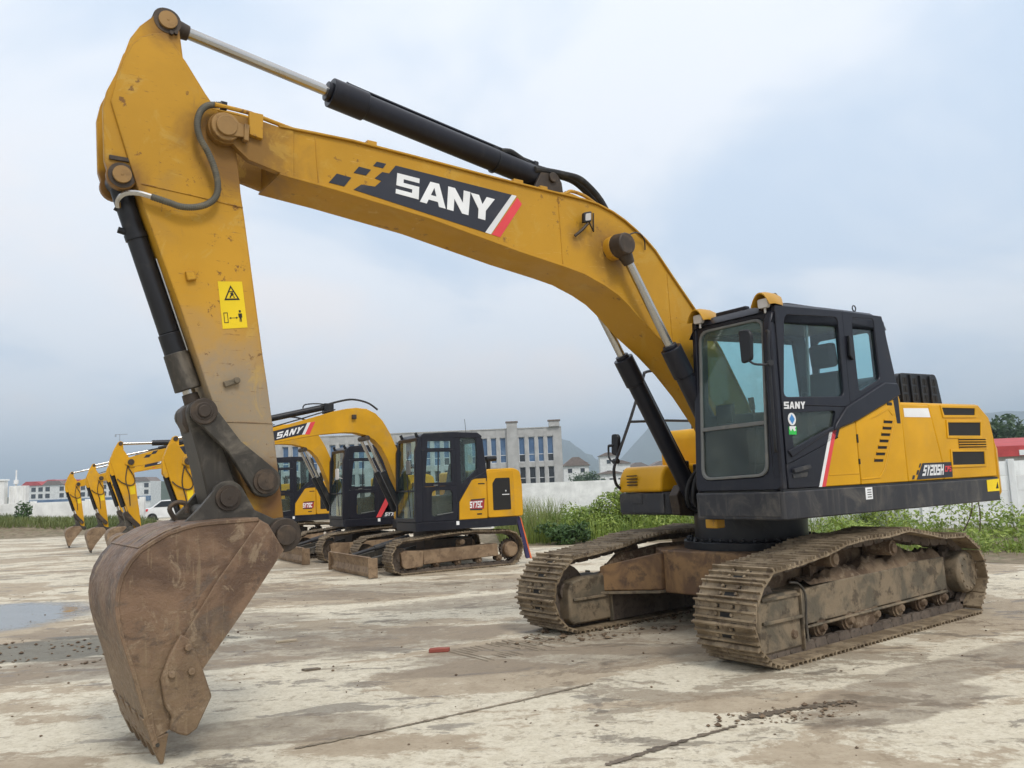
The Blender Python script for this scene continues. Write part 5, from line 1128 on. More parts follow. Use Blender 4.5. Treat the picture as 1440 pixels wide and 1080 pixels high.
    for ss in (1, -1): c('arm_ear', lambda: MB().prism(e_, ss * .05, ss * .085), 'yellow_far', arm_)
    c('arm_pin', lambda: MB().cyl((ox, -.15, oz), (ox, .16, oz), .062, seg=16), 'grease', arm_)
    c('arm_pin', lambda: MB().cyl((tpx, -.10, tpz), (tpx, .10, tpz), .04, seg=12), 'grease', arm_)
    c('warning_label', lambda: MB().prism(S2([(5.577, 3.15), (5.40, 3.17), (5.36, 2.85), (5.543, 2.83)], s, ox, oz), .099, .1025), 'sign_yellow', arm_, 0)
    c('arm_hose', lambda: MB().tube(spline([(x, .12, z) for x, z in S2([(5.30, 4.25), (5.60, 4.20), (5.66, 3.95), (5.45, 3.55), (5.40, 3.30), (5.55, 3.18), (5.85, 3.30), (6.02, 3.45)], s, ox, oz)], 6), .010, 6).tube(spline([(x, .11, z) for x, z in S2([(5.66, 3.95), (5.72, 3.4), (5.6, 2.9), (5.55, 2.4)], s, ox, oz)], 6), .010, 6), 'grease', arm_, 0)
    q = S2([(6.187, 3.64), (5.685, 2.09), (5.525, 1.519), (5.277, 1.619), (5.155, 1.251)], s, ox, oz)
    A3, m3, B3 = hy(q[0], q[1], .05, .03, .82, 0)
    bcy = c('bucket_cylinder', lambda: MB().cyl(A3, m3, .046, seg=16), 'black')
    c('piston_rod', lambda: MB().cyl(m3, B3, .026, seg=12), 'chrome', bcy, 0)
    def b2(a, b, r, y0, y1):
        return bar(a, b, r, r, y0, y1, .85)
    c('bucket_link', lambda: b2(q[1], q[2], .055, -.08, .08), 'link_steel')
    il_ = c('idler_link', lambda: b2(q[1], q[3], .05, .105, .135), 'grease'); c('idler_link', lambda: b2(q[1], q[3], .05, -.135, -.105), 'grease')
    bcv = S2(CUR, s, ox, oz); bin_ = S2(inn, s, ox, oz); hb = .36
    bk_ = c('bucket', lambda: MB().prism(bcv + list(reversed(bin_)), -hb, hb), 'blade')
    sd_ = S2([(5.43, 1.381), (5.372, 1.343), (5.275, 1.171), (5.777, .507), (5.95, .20), (6.035, .165)] + list(reversed(CUR[1:-1])), s, ox, oz)
    for ss in (1, -1): c('bucket_side', lambda: MB().prism(sd_, ss * (hb - .005), ss * (hb + .015)), 'blade', bk_)
    for ss in (1, -1): c('bucket_ear', lambda: MB().prism(S2(EAR, s, ox, oz), ss * .11, ss * .14), 'link_steel', bk_)
    tt = S2([(6.11, .30), (5.985, 0.0), (5.958, .178), (5.985, .28)], s, ox, oz)
    for kk in range(5):
        y = -.32 + .16 * kk; c('tooth', lambda: MB().prism(tt, y - .035, y + .035), 'link_steel', bk_)
    return R
SE_YAW = 3.683
small((-1.633, 16.41), 3.673, 'small yellow excavator beside the tall weeds, its dozer blade and left track fully in view', 'a', dsh=0.0)
small((-3.636, 19.666), SE_YAW, 'small excavator with red stripe on black cab side, behind the one by weeds', 'b', (5.02, 2.30), 's', -.40, .80)
small((-6.728, 24.077), 3.68, 'small excavator whose cab and yellow panel show just right of the big grey worn arm', 'a', (4.25, 2.28), 't')
small((-8.506, 26.858), 3.686, 'small excavator second farthest in the row, only its arm and bucket showing', 'a', (4.42, 2.20), 'u')
small((-11.153, 30.953), 3.68, 'farthest small excavator, its bucket standing alone at the left end of the row', 'a')

# ------------------------------------------------------------------ background
M['render_grey'] = surf('grey building render', (0.42, 0.415, 0.40), 0.9, dirt=(0.27, 0.27, 0.26), dirt_amt=0.2, dirt_scale=.25, streak=.25)
M['wall_white'] = surf('stained white wall', (0.78, 0.78, 0.75), 0.9, dirt=(0.36, 0.35, 0.32), dirt_amt=0.3, dirt_scale=.6, streak=.4)
M['panel_conc'] = surf('pale precast concrete', (0.84, 0.86, 0.86), 0.9, dirt=(0.36, 0.35, 0.32), dirt_amt=0.3, dirt_scale=.9, streak=.35)
M['win_blue'] = surf('blue window glass', (0.075, 0.14, 0.25), 0.12, dirt=(0.25, 0.35, 0.48), dirt_amt=.4, dirt_scale=.5)
M['win_dark'] = surf('dark window glass', (0.035, 0.042, 0.05), 0.15)
M['roof_red'] = surf('red sheet roof', (0.45, 0.06, 0.06), 0.6)
M['roof_grey'] = surf('grey brown tiles', (0.20, 0.16, 0.14), 0.9)
M['villa'] = surf('white villa render', (0.70, 0.70, 0.68), 0.9)
M['bark'] = surf('bark', (0.07, 0.05, 0.035), 0.95)

def leafmat(name, a, b, c, scale):
    mt, nt, bs = new_mat(name)
    g_ = N(nt, "ShaderNodeNewGeometry"); tc = N(nt, "ShaderNodeTexCoord").outputs['Object']
    col = mixc(nt, g_.outputs['Random Per Island'], a, b)
    col = mixc(nt, ramp(nt, noise(nt, tc, scale, 4), 0.40, 0.68, 0, .75), col, c)
    nt.links.new(col, bs.inputs['Base Color']); bs.inputs['Roughness'].default_value = 0.55
    # leaves let some light through
    tl = N(nt, "ShaderNodeBsdfTranslucent"); nt.links.new(col, tl.inputs[0])
    mx = N(nt, "ShaderNodeMixShader"); mx.inputs[0].default_value = .28
    out = [n for n in nt.nodes if n.type == 'OUTPUT_MATERIAL'][0]
    nt.links.new(bs.outputs[0], mx.inputs[1]); nt.links.new(tl.outputs[0], mx.inputs[2]); nt.links.new(mx.outputs[0], out.inputs[0])
    return mt
M['weed'] = leafmat('weed leaves', (0.19, 0.29, 0.042), (0.34, 0.41, 0.085), (0.10, 0.17, 0.03), 1.2)
M['weed_dark'] = leafmat('dark shrub leaves', (0.05, 0.115, 0.03), (0.10, 0.175, 0.045), (0.04, 0.08, 0.025), 2.0)
M['reed'] = leafmat('reed blades', (0.19, 0.25, 0.065), (0.30, 0.31, 0.12), (0.13, 0.20, 0.045), 1.0)
M['grass'] = leafmat('verge grass', (0.13, 0.17, 0.04), (0.20, 0.215, 0.07), (0.09, 0.13, 0.03), .4)
M['tree_leaf'] = leafmat('far tree leaves', (0.05, 0.10, 0.035), (0.085, 0.14, 0.05), (0.035, 0.065, 0.025), .5)

def building(name, loc, label, w, d, z0, z1, mat, wins, wmat, cat='building', yaw=0.0, extra=None):
    R = empty(name, loc, yaw); tag(R, label, cat)
    wl_ = obj('wall', MB().box(0, w, 0, d, z0, z1), mat, R)
    for (xa, xb, za, zb_) in wins:
        fr_ = obj('window', MB().ring([(xa - .06, za - .06), (xb + .06, za - .06), (xb + .06, zb_ + .06), (xa - .06, zb_ + .06)], [(xa, za), (xb, za), (xb, zb_), (xa, zb_)], -.03, .06), mat, R)
        obj('pane', MB().box(xa - .02, xb + .02, .03, .034, za - .02, zb_ + .02), wmat, fr_)
    return R, wl_
# grey office block: facade with real openings built from piers and bands
BX = 90.0
R = empty('office_building', (0, BX, 0)); tag(R, 'long grey three storey block with narrow blue windows behind the small excavators', 'building')
x_r, x_l = 5.15, -33.0
PIT = 0
pair = [(-2.42, -1.75), (-1.62, -.72)]
cols = []                                   # window columns (x0, x1)
bay = [(0.45, 1.12), (1.50, 2.20), (2.55, 3.18), (3.55, 4.22)]
for k in range(7):
    o_ = -5.15 * k
    for a, b in (bay if k != 1 else bay):
        if a + o_ > x_l + .5: cols.append((a + o_, b + o_))
cols.sort()
rows = [(-2.6, -.05), (.62, 3.28), (3.82, 6.55)]
edges = [x_l] + [v for c_ in cols for v in c_] + [x_r]
ztop, zbot = 7.45, -4.55
# piers
for i in range(0, len(edges), 2):
    obj('wall_pier', MB().box(edges[i], edges[i + 1], 0, .45, zbot, ztop), 'render_grey', R)
bands = [(zbot, rows[0][0]), (rows[0][1], rows[1][0]), (rows[1][1], rows[2][0]), (rows[2][1], ztop)]
for (a, b) in bands:
    for c0, c1 in cols: obj('spandrel_panel', MB().box(c0 - .002, c1 + .002, .03, .42, a, b), 'render_grey', R)
for ri, (za, zb_) in enumerate(rows):
    for ci, (c0, c1) in enumerate(cols):
        w_ = obj('window', MB().ring([(c0, za), (c1, za), (c1, zb_), (c0, zb_)], [(c0 + .05, za + .05), (c1 - .05, za + .05), (c1 - .05, zb_ - .05), (c0 + .05, zb_ - .05)], .22, .28), 'white', R)
        zs = za + (zb_ - za) * (.30 if ri == 2 else .55)
        blue = ri == 2
        obj('pane', MB().box(c0 + .05, c1 - .05, .25, .255, zs + .03, zb_ - .05), 'win_blue' if blue else 'win_dark', w_)
        obj('pane', MB().box(c0 + .05, c1 - .05, .25, .255, za + .05, zs - .03), 'win_dark' if (ci % 3 == 0 or not blue) else 'win_blue', w_)
        obj('transom', MB().box(c0 + .05, c1 - .05, .21, .29, zs - .03, zs + .03), 'white', w_)
obj('rear_wall', MB().box(x_l, x_r, .46, 14, zbot, ztop - .05), 'render_grey', R)
for c_ in (4.37, -.25):
    pt = obj('pilaster', MB().box(c_ - .55, c_ + .60, -.28, .8, zbot if c_ < 4 else ztop + .101, 8.15), 'render_grey', R)
    obj('pilaster_cap', MB().box(c_ - .65, c_ + .70, -.38, .9, 8.15, 8.28), 'roof_grey', pt)
obj('parapet_cap', MB().box(x_l, x_r, -.05, .5, ztop, ztop + .10), 'render_grey', R)
# white retaining wall / low shed in the middle distance
R, wl_ = building('boundary_building', (-1.9, 60, 0), 'stained white windowless wall beyond the weeds with small dark openings low down', 13.5, 6, -4.6, 1.52, 'wall_white', [(1.75, 1.95, -.62, -.28), (2.45, 2.75, -.70, -.32), (2.95, 3.25, -.70, -.32)], 'win_dark', 'wall')
obj('roof_block', MB().box(.0, 1.75, .6, 3.0, 1.52, 2.45), 'wall_white', R)
# precast panel wall at the right edge
ang = math.atan2(-3.0, 10.0)
R = empty('panel_wall', (4.4, 22.6, 0), ang); tag(R, 'pale precast concrete panel wall behind the weeds at the right', 'wall')
bay_w = 2.0; ph_ = .36; zt_ = 1.58
for i in range(10):
    obj('post', MB().box(i * bay_w - .07, i * bay_w + .07, -.08, .10, -.6, zt_ + .05), 'panel_conc', R, .008)
    for j in range(6):
        z1 = zt_ - j * ph_; mb = MB().box(i * bay_w + .075, (i + 1) * bay_w - .075, -.02 + random.uniform(-.006, .006), .04, z1 - ph_ + .012, z1)
        obj('panel', mb, 'panel_conc', R, .006)
# red roofed shed at the right edge
R = empty('red_roof_shed', (34.2, 60, 0)); tag(R, 'long low shed with red roof edge above the right wall', 'building')
obj('wall', MB().box(0, 26, .4, 12, -4.6, 2.0), 'wall_white', R)
obj('roof', MB().prism([(-.3, 2.0), (-.3, 2.75), (6, 3.5), (12.4, 2.75), (12.4, 2.0)], -.6, 26.4, 'x'), 'roof_red', R)
obj('skylight_panel', MB().box(2.0, 6.0, -.36, -.30, 2.06, 2.44), 'panel_conc', R)
# villas and houses of the town
def house(u, v, Y, w, h, label, roofc='roof_grey', n_w=2, n_s=2, gable=1.6):
    p = at(u, v, Y); R = empty('house', (p.x, Y, p.z)); tag(R, label, 'house')
    obj('wall', MB().box(0, w, 0, w * .8, -6, h), 'villa', R)
    obj('roof', MB().prism([(-.5, h), (w + .5, h), (w * .62, h + gable), (w * .38, h + gable)], -.6, w * .8 + .6), roofc, R)
    for s_i in range(n_s):
        for w_i in range(n_w):
            x = w * (w_i + .5) / n_w; z = h * (s_i + .45) / n_s
            f = obj('window', MB().ring([(x - .75, z - .75), (x + .75, z - .75), (x + .75, z + .75), (x - .75, z + .75)], [(x - .6, z - .6), (x + .6, z - .6), (x + .6, z + .6), (x - .6, z + .6)], -.08, .02), 'villa', R)
            obj('pane', MB().box(x - .6, x + .6, -.02, -.015, z - .6, z + .6), 'win_dark', f)
    return R
house(845, 672, 250, 5.2, 6.5, 'tall white villa with small hipped roof left of the handrail mirror', n_w=1, n_s=2, gable=1.0)
house(857, 674, 252, 6.5, 4.6, 'lower white villa wing with two windows standing against the taller white villa', n_w=2, n_s=1, gable=1.0)
house(842, 684, 235, 7.5, 3.4, 'white villa front with low roof below the tall white villa', n_w=3, n_s=1, gable=.8)
house(793, 668, 230, 7.0, 2.4, 'low old house with brown tiled roof right beside the grey block', n_w=2, n_s=1, gable=2.4)
house(882, 668, 420, 12, 3.5, 'long pale house with flat brown roof, first right of the handrail mirror', n_w=4, n_s=1, gable=2.6)
house(915, 668, 430, 14, 4.5, 'wide pale house with flat brown roof behind the tool box and handrail', n_w=4, n_s=1, gable=2.6)
house(816, 657, 600, 6, 3, 'tiny white roofed hut on the far slope above the green trees', n_w=1, n_s=1, gable=1)
# left: long white two storey block, walls
R = empty('villa_row', at(30, 712, 400)); tag(R, 'long white two storey block with rows of dark windows at the far left', 'building')
pL = at(30, 712, 400); R.location = (pL.x, 400, pL.z)
obj('wall', MB().box(0, 62, 0, 12, -6, 9.6), 'villa', R)
obj('plinth', MB().box(-.3, 62.3, -.4, 0, .3, 2.6), 'win_blue', R)
for i in range(6): obj('roof', MB().prism([(-.4 + i * 10.4, 9.6), (10.0 + i * 10.4, 9.6), (7.6 + i * 10.4, 11.6), (2.2 + i * 10.4, 11.6)], -.6, 12.5), 'roof_grey' if i % 2 else 'roof_red', R)
for i in range(18):
    if i % 6 == 4: continue
    for z in (3.4, 6.6):
        x = 1.2 + i * 3.4
        f = obj('window', MB().ring([(x - .2, z - .2), (x + 2.4, z - .2), (x + 2.4, z + 2.3), (x - .2, z + 2.3)], [(x, z), (x + 2.2, z), (x + 2.2, z + 2.1), (x, z + 2.1)], -.12, .03), 'villa', R)
        obj('pane', MB().box(x, x + 2.2, -.03, -.02, z, z + 2.1), 'win_dark', f)
for i in range(9):
    house(25 + i * 13 + (i % 3) * 2, 694 - i * .55, 520 + 9 * (i % 4), 15 + 3 * (i % 2), 3.5 + (i * 7 % 5) * .6, ['small pale %s roofed house in the far town, %s' % (a, b) for a, b in (('red', 'at the left edge'), ('grey', 'second from the left'), ('red', 'right of the white mast'), ('grey', 'above the left windows'), ('red', 'above the middle windows'), ('grey', 'above the windowless gap'), ('red', 'above the right windows'), ('grey', 'left of the last arm'), ('red', 'behind the last arm'))][i], 'roof_grey' if i % 2 else 'roof_red', 2, 1, 2.2)
# left boundary walls
R = empty('boundary_wall', (-36.5, 46.6, 0), math.atan2(2.4, 25)); tag(R, 'low white boundary wall behind the grass at the left', 'wall')
for i in range(5): obj('wall_bay', MB().box(i * 3.0, i * 3.0 + 2.96, -.1, .1, -.6, 1.62 - .012 * i), 'wall_white', R, .01)
for i in range(6): obj('pier', MB().box(i * 3.0 - .15, i * 3.0 + .11, -.16, .16, -.6, 1.68), 'wall_white', R, .01)
obj('drain_box', MB().box(7.55, 8.25, -.3, -.101, .52, .78), 'win_dark', R)
R = empty('yard_wall', (-36.5, 48.5, 0)); tag(R, 'tall pale yard wall at the far left edge beside the white mast', 'wall')
obj('wall', MB().box(-4, 6.6, 0, .35, -.6, 2.95), 'wall_white', R); obj('coping', MB().box(-4.2, 6.65, -.06, .41, 2.95, 3.03), 'panel_conc', R)
R2 = empty('ribbed_wall', (-29.75, 48.7, 0)); tag(R2, 'narrow ribbed pale wall between the tall yard wall and the white block', 'wall')
obj('wall', MB().box(0, 1.0, 0, .35, -.6, 2.62), 'wall_white', R2)
for i in range(4): obj('pilaster', MB().box((.06 + i * .25), .12 + i * .25, -.06, 0, -.5, 2.58), 'wall_white', R2)
p = at(22, 700, 60); tag(obj('mast', MB().cyl((p.x, 60, -.6), (p.x, 60, 4.0), .10, .05, seg=10).cyl((p.x, 60, 3.0), (p.x, 60, 3.3), .16, seg=10), 'white'), 'thin white mast standing at the far left behind the yard wall', 'mast')
# parked white car in the gap between booms
cx, cy = -23.6, 52.0
R = empty('parked_car', (cx, cy, 0)); tag(R, 'white car parked far behind the arms with a red tail light', 'car')
body = obj('body', MB().prism(rounded([(0, .30), (0, .80), (.12, .92), (.75, .98), (1.35, 1.42), (2.9, 1.46), (3.7, 1.02), (4.3, .90), (4.4, .5), (4.35, .30)], .12, 4), 0, 1.75), 'white', R, .06)
obj('window', MB().prism([(.92, 1.0), (1.42, 1.36), (2.85, 1.40), (3.5, 1.02)], -.012, 0.0), 'win_dark', body)
obj('tail_light', MB().prism(rounded([(.04, .74), (.06, .88), (.60, .92), (.55, .76)], .03), -.02, 0), 'red', R)
for x in (.85, 3.5): 
    w_ = obj('wheel', MB().cyl((x, -.03, .32), (x, .20, .32), .32, seg=20), 'rubber', R); obj('rim', MB().cyl((x, -.045, .32), (x, -.02, .32), .19, seg=16), 'chrome', w_)
# distant tower crane in the haze
R = empty('tower_crane', (at(168, 640, 1700).x, 1700, -4.6)); tag(R, 'faint tower crane far off in the haze above the arms', 'crane')
obj('mast', MB().box(-.45, .45, -.45, .45, 0, 140), 'roof_grey', R)
obj('jib', MB().box(-10, 16, -.4, .4, 140, 141.1), 'roof_grey', R); obj('counterweight', MB().box(-10, -7.5, -.8, .8, 136, 139.9), 'roof_grey', R)
# blue board with orange edge leaning behind the nearest small excavator
c_, s0 = math.cos(3.673), math.sin(3.673)
def sew(x, y, z): return (-1.633 + c_ * x - s0 * y, 16.41 + s0 * x + c_ * y, z)
R = empty('leaning_board', sew(-1.36, .98, 0), 3.673); tag(R, 'narrow dark blue board with an orange edge leaning on the rear of the small excavator', 'board')
M['navy'] = surf('dark blue board', (0.035, 0.03, 0.085), .5); M['orange'] = surf('orange edge', (0.75, 0.16, 0.05), .5)
bd = obj('panel', MB().prism(rounded([(.10, .93), (.04, .96), (.0, .88), (-.20, .10), (-.11, .08), (.06, .80)], .03), -.02, .02), 'navy', R, .004)
obj('edge_strip', MB().prism([(.0, .88), (-.20, .08), (-.232, .08), (-.025, .88)], -.022, .024), 'orange', R, .003)

# ---- trees and weeds
def leaf_cloud(centers, n, size, spread, rnd, flat=.5):
    """n leaf quads scattered over blobs (x, y, z, rx, ry, rz)"""
    V, Fc = [], []
    wts = np.array([c[3] * c[4] * c[5] for c in centers]) ** .67; wts /= wts.sum()
    pick = rnd.choice(len(centers), n, p=wts)
    for i in range(n):
        c = centers[pick[i]]; d = rnd.normal(size=3); d /= np.linalg.norm(d); r = rnd.uniform(.45, 1.06) ** .6
        p = np.array(c[:3]) + d * r * np.array(c[3:6])
        if p[2] < .02: p[2] = abs(p[2]) * .5 + .02
        s = size * rnd.uniform(.6, 1.35)
        a = rnd.normal(size=3); a /= np.linalg.norm(a); nrm = d * .6 + rnd.normal(size=3) * .6; nrm[2] += flat; nrm /= np.linalg.norm(nrm)
        u = np.cross(nrm, a); u /= np.linalg.norm(u) + 1e-9; w = np.cross(nrm, u)
        o = len(V)
        V += [tuple(p - u * s), tuple(p + w * s * .42 - u * s * .1), tuple(p + u * s), tuple(p - w * s * .42 - u * s * .1)]
        Fc.append((o, o + 1, o + 2, o + 3))
    return V, Fc
def stuff(name, V, Fc, mat):
    me = bpy.data.meshes.new(name); me.from_pydata(V, [], Fc); me.materials.append(M[mat])
    o = bpy.data.objects.new(name, me); COL.objects.link(o); return o
def tree(x, y, z0, h, r, label, n=1600, seed=1):
    rnd = np.random.default_rng(seed); R = empty('tree', (x, y, z0)); tag(R, label, 'tree', 'far trees')
    mb = MB().cyl((0, 0, 0), (.1, 0, h * .6), h * .035, h * .02, seg=8)
    for k in range(4):
        a = k * 1.6 + seed; mb.cyl((.05, 0, h * .35), (math.cos(a) * r * .6, math.sin(a) * r * .6, h * .62), h * .016, h * .008, seg=6)
    obj('trunk', mb, 'bark', R)
    cs = []
    for k in range(11):
        a = rnd.uniform(0, 6.28); q = rnd.uniform(0, .75) * r; zz = h * rnd.uniform(.42, .88); s = r * rnd.uniform(.30, .52)
        cs.append((q * math.cos(a), q * math.sin(a), zz, s, s, s * .75))
    V, Fc = leaf_cloud(cs, n, h * .035, 1, rnd)
    o = stuff('crown', V, Fc, 'tree_leaf'); o.parent = R
    return R
tl = ['round dark tree at the right edge nearest the excavator counterweight', 'taller dark tree behind the red roof at the right edge', 'broad dark tree at the right frame edge above the red roof', 'low round tree between the counterweight and the red roof', 'last tree along the red roof, cut by the frame edge']
for i, (u, h, r) in enumerate(((1398, 13.4, 4.0), (1419, 13.6, 4.6), (1447, 12.2, 5.0), (1407, 11.0, 4.0), (1475, 12.0, 5.0))):
    p = at(u, 640, 120 + 4 * i); tree(p.x, 120 + 4 * i, -4.6, h, r, tl[i], 1800, 11 + i)
tl = ['green tree beside the brown tiled house near the grey block', 'bushy green tree between the brown house and white villa', 'dense green tree left of the white villa', 'low green tree directly beneath the white villa']
for i, (u, h, r) in enumerate(((812, 7.6, 3.0), (824, 8.6, 3.4), (838, 8.6, 3.4), (856, 6.2, 3.0))):
    p = at(u, 676, 200); tree(p.x, 200 + 3 * i, -4.6, h, r, tl[i], 900, 21 + i)
p = at(21, 715, 44); 
# small dark bush by the left shed
rnd = np.random.default_rng(5)
V, Fc = leaf_cloud([(p.x, 44.5, .9, .35, .3, .8), (p.x + .3, 44.5, 1.2, .3, .3, .45)], 500, .10, 1, rnd)
tag(stuff('shrub', V, Fc, 'weed_dark'), 'small dark bush before the pale walls at the far left', 'shrub')

def blades(n, area, h0, h1, rnd, w=.012, lean=.35, zf=None):
    V, Fc = [], []
    for _ in range(n):
        x, y = area(rnd); h = rnd.uniform(h0, h1); a = rnd.uniform(0, 6.28); ln = rnd.uniform(.05, lean) * h
        dx, dy = math.cos(a), math.sin(a); px, py = -dy * w * .5, dx * w * .5
        z0 = zf(x, y) if zf else 0
        o = len(V)
        for t in (0, .4, .75): 
            q = ln * t * t * 1.3; V += [(x + dx * q - px * (1 - t * .6), y + dy * q - py * (1 - t * .6), z0 + h * t * (1 - .1 * t)), (x + dx * q + px * (1 - t * .6), y + dy * q + py * (1 - t * .6), z0 + h * t * (1 - .1 * t))]
        V.append((x + dx * ln * 1.35, y + dy * ln * 1.35, z0 + h * .92))
        Fc += [(o, o + 1, o + 3, o + 2), (o + 2, o + 3, o + 5, o + 4), (o + 4, o + 5, o + 6)]
    return V, Fc
rnd = np.random.default_rng(3)
def quad_area(P):
    P = [np.array(p, float) for p in P]
    def f(r):
        a, b = r.uniform(0, 1, 2); q = (P[0] * (1 - a) + P[1] * a) * (1 - b) + (P[3] * (1 - a) + P[2] * a) * b; return q
    return f
# bank of weeds between the small excavator and the far track
A1 = quad_area([(0.2, 20.8), (9.6, 20.9), (9.6, 23.6), (-.4, 25.4)])
cs = []
for i in range(70):
    x, y = A1(rnd); hgt = rnd.uniform(.25, .62) * (1.0 if x > 1.0 else .7); cs.append((x, y, hgt * .8, rnd.uniform(.3, .65), rnd.uniform(.3, .6), hgt))
V, Fc = leaf_cloud(cs, 26000, .055, 1, rnd); tag(stuff('weeds', V, Fc, 'weed'), 'mass of leafy green weeds behind the far track', 'weeds', kind='stuff')
V, Fc = leaf_cloud([(1.2 + rnd.uniform(-.7, .7), 20.75 + rnd.uniform(-.2, .3), rnd.uniform(.05, .42), rnd.uniform(.10, .30), rnd.uniform(.14, .3), rnd.uniform(.08, .22)) for _ in range(13)], 1500, .06, 1, rnd)
tag(stuff('shrub', V, Fc, 'weed_dark'), 'dark green shrub low at the front of the weeds, left of the far track', 'shrub')
V, Fc = leaf_cloud([(3.2, 22.6, .95, .65, .6, .55), (2.5, 22.6, .70, .5, .5, .5), (3.9, 22.8, .95, .6, .6, .55), (4.5, 22.7, .75, .5, .5, .5), (3.5, 22.3, .45, .8, .4, .45), (1.9, 22.4, .45, .45, .4, .42)], 9500, .055, 1, rnd)
tag(stuff('shrub', V, Fc, 'weed'), 'tall leafy bush just left of the black skirt of the big excavator', 'shrub')
V, Fc = blades(1300, quad_area([(-.45, 21.2), (1.05, 21.4), (1.2, 23.6), (-.6, 24.0)]), .5, 1.35, rnd, .016, .4)
tag(stuff('reeds', V, Fc, 'reed'), 'tall pale reed grass right of the small excavator', 'grass', kind='stuff')
V, Fc = blades(7000, A1, .25, .85, rnd, .014, .5); tag(stuff('weed_grass', V, Fc, 'weed'), 'grass stalks growing among the weeds behind the far track', 'grass', kind='stuff')
# weeds along the right wall
A2 = quad_area([(7.4, 14.0), (16.5, 12.6), (16.5, 17.4), (6.0, 20.8)])
cs = []
for i in range(80):
    x, y = A2(rnd); wall = (y - 14) / 6; hgt = rnd.uniform(.08, .22) * (1 + .6 * max(0, wall)) * (1.0 if x < 9.2 else 1.7); cs.append((x, y, hgt * .7, rnd.uniform(.35, .75), rnd.uniform(.3, .6), hgt))
V, Fc = leaf_cloud(cs, 24000, .05, 1, rnd); tag(stuff('weeds', V, Fc, 'weed'), 'leafy creeping weeds in front of the right wall', 'weeds', kind='stuff')
V, Fc = blades(3000, A2, .12, .42, rnd, .012, .6); tag(stuff('weed_grass', V, Fc, 'reed'), 'dry stalks and grass along the right wall', 'grass', kind='stuff')
mb = MB()
for k in range(7):
    x, y = 9.6 + rnd.uniform(-1.2, 3), 17.6 + rnd.uniform(-.8, .6)
    mb.tube(spline([(x, y, .1), (x + rnd.uniform(-.2, .4), y, .6), (x + rnd.uniform(-.3, .9), y + .1, 1.0 + rnd.uniform(0, .35))], 4), .012, 5)
tag(obj('dry_stalks', mb, 'bark'), 'bare grey stalks leaning against the right wall', 'stalks', kind='stuff')
# earth shoulder at the foot of the right-hand weeds
eb = MB(); pts = [(6.2, 14.2), (7.6, 12.9), (9.5, 11.9), (18, 10.8), (30, 12), (19, 19), (5.2, 22.4), (5.0, 20.2)]
eb.add([(x, y, .004) for x, y in pts], [tuple(range(len(pts)))]); tag(obj('earth_shoulder', eb, 'earth'), kind='structure')
eb = MB(); pts = [(-.6, 20.6), (4, 20.3), (10, 20.2), (8, 26.3), (3, 27.8), (-2.4, 30)]
eb.add([(x, y, .005) for x, y in pts], [tuple(range(len(pts)))]); tag(obj('earth_shoulder', eb, 'earth'), kind='structure')
# grass bank at the left
def bank(x, y): 
    e_ = min(1, max(0, (y - 37.5 - (x + 36) * .10) / 3.5)); return .75 * min(1, max(0, (-19 - x) / 5)) * e_ * e_ * (3 - 2 * e_) * (.75 + .25 * math.sin(x * .7) * math.sin(y * .5 + 1))
gb = MB(); nx_, ny_ = 40, 12; V = []
for j in range(ny_):
    for i in range(nx_):
        x = -44 + 34 * i / (nx_ - 1); y = 35.5 + (x + 44) * .12 + 12.0 * j / (ny_ - 1); V.append((x, y, bank(x, y) + .006))
gb.add(V, [(j * nx_ + i, j * nx_ + i + 1, (j + 1) * nx_ + i + 1, (j + 1) * nx_ + i) for j in range(ny_ - 1) for i in range(nx_ - 1)])
tag(obj('grass_bank', gb, 'earth', sharp=180), kind='structure')
V, Fc = blades(26000, quad_area([(-44, 38.6), (-19, 41.2), (-20, 46.5), (-44, 46)]), .12, .5, rnd, .035, .5, bank)
tag(stuff('verge_grass', V, Fc, 'grass'), 'green grass bank before the left boundary wall', 'grass', kind='stuff')

# ------------------------------------------------------------------ yard details
def strip(pts, w0, w1, z, seed):
    r = random.Random(seed); P = spline([Vector((*p, 0)) for p in pts], 34); V = []
    for i, p in enumerate(P):
        d = (P[min(i + 1, len(P) - 1)] - P[max(i - 1, 0)]).normalized(); n_ = Vector((-d.y, d.x, 0)); w = r.uniform(w0, w1) * (.35 if i in (0, len(P) - 1) else 1)
        V += [tuple(p + n_ * w * r.uniform(.5, 1) + Vector((0, 0, z))), tuple(p - n_ * w * r.uniform(.5, 1) + Vector((0, 0, z)))]
    return MB().add(V, [(2 * i, 2 * i + 1, 2 * i + 3, 2 * i + 2) for i in range(len(P) - 1)])
M['dryfilm'] = mud_mat('dry silt in the joint', (0.20, 0.16, 0.11), (0.29, 0.24, 0.17), (0.15, 0.12, 0.08), 16, .85, .3)
M['wetmud'] = mud_mat('wet mud in the joint', (0.10, 0.078, 0.055), (0.15, 0.115, 0.08), (0.20, 0.165, 0.115), 20, .55, .4)
for i, (pts, w0, w1) in enumerate(([[(.42, 4.68), (.8, 4.96), (1.29, 5.29)], .006, .042], [[(-.62, 5.70), (0.0, 6.12), (.52, 6.50)], .008, .03], [[(1.35, 5.42), (1.75, 5.60), (2.2, 5.72)], .008, .085], [[(-1.4, 5.2), (-1.0, 5.45), (-.62, 5.70)], .01, .03])):
    tag(obj('joint_mud', strip(pts, w0, w1, .006, i), 'wetmud' if i in (0, 2) else 'dryfilm'), kind='structure')
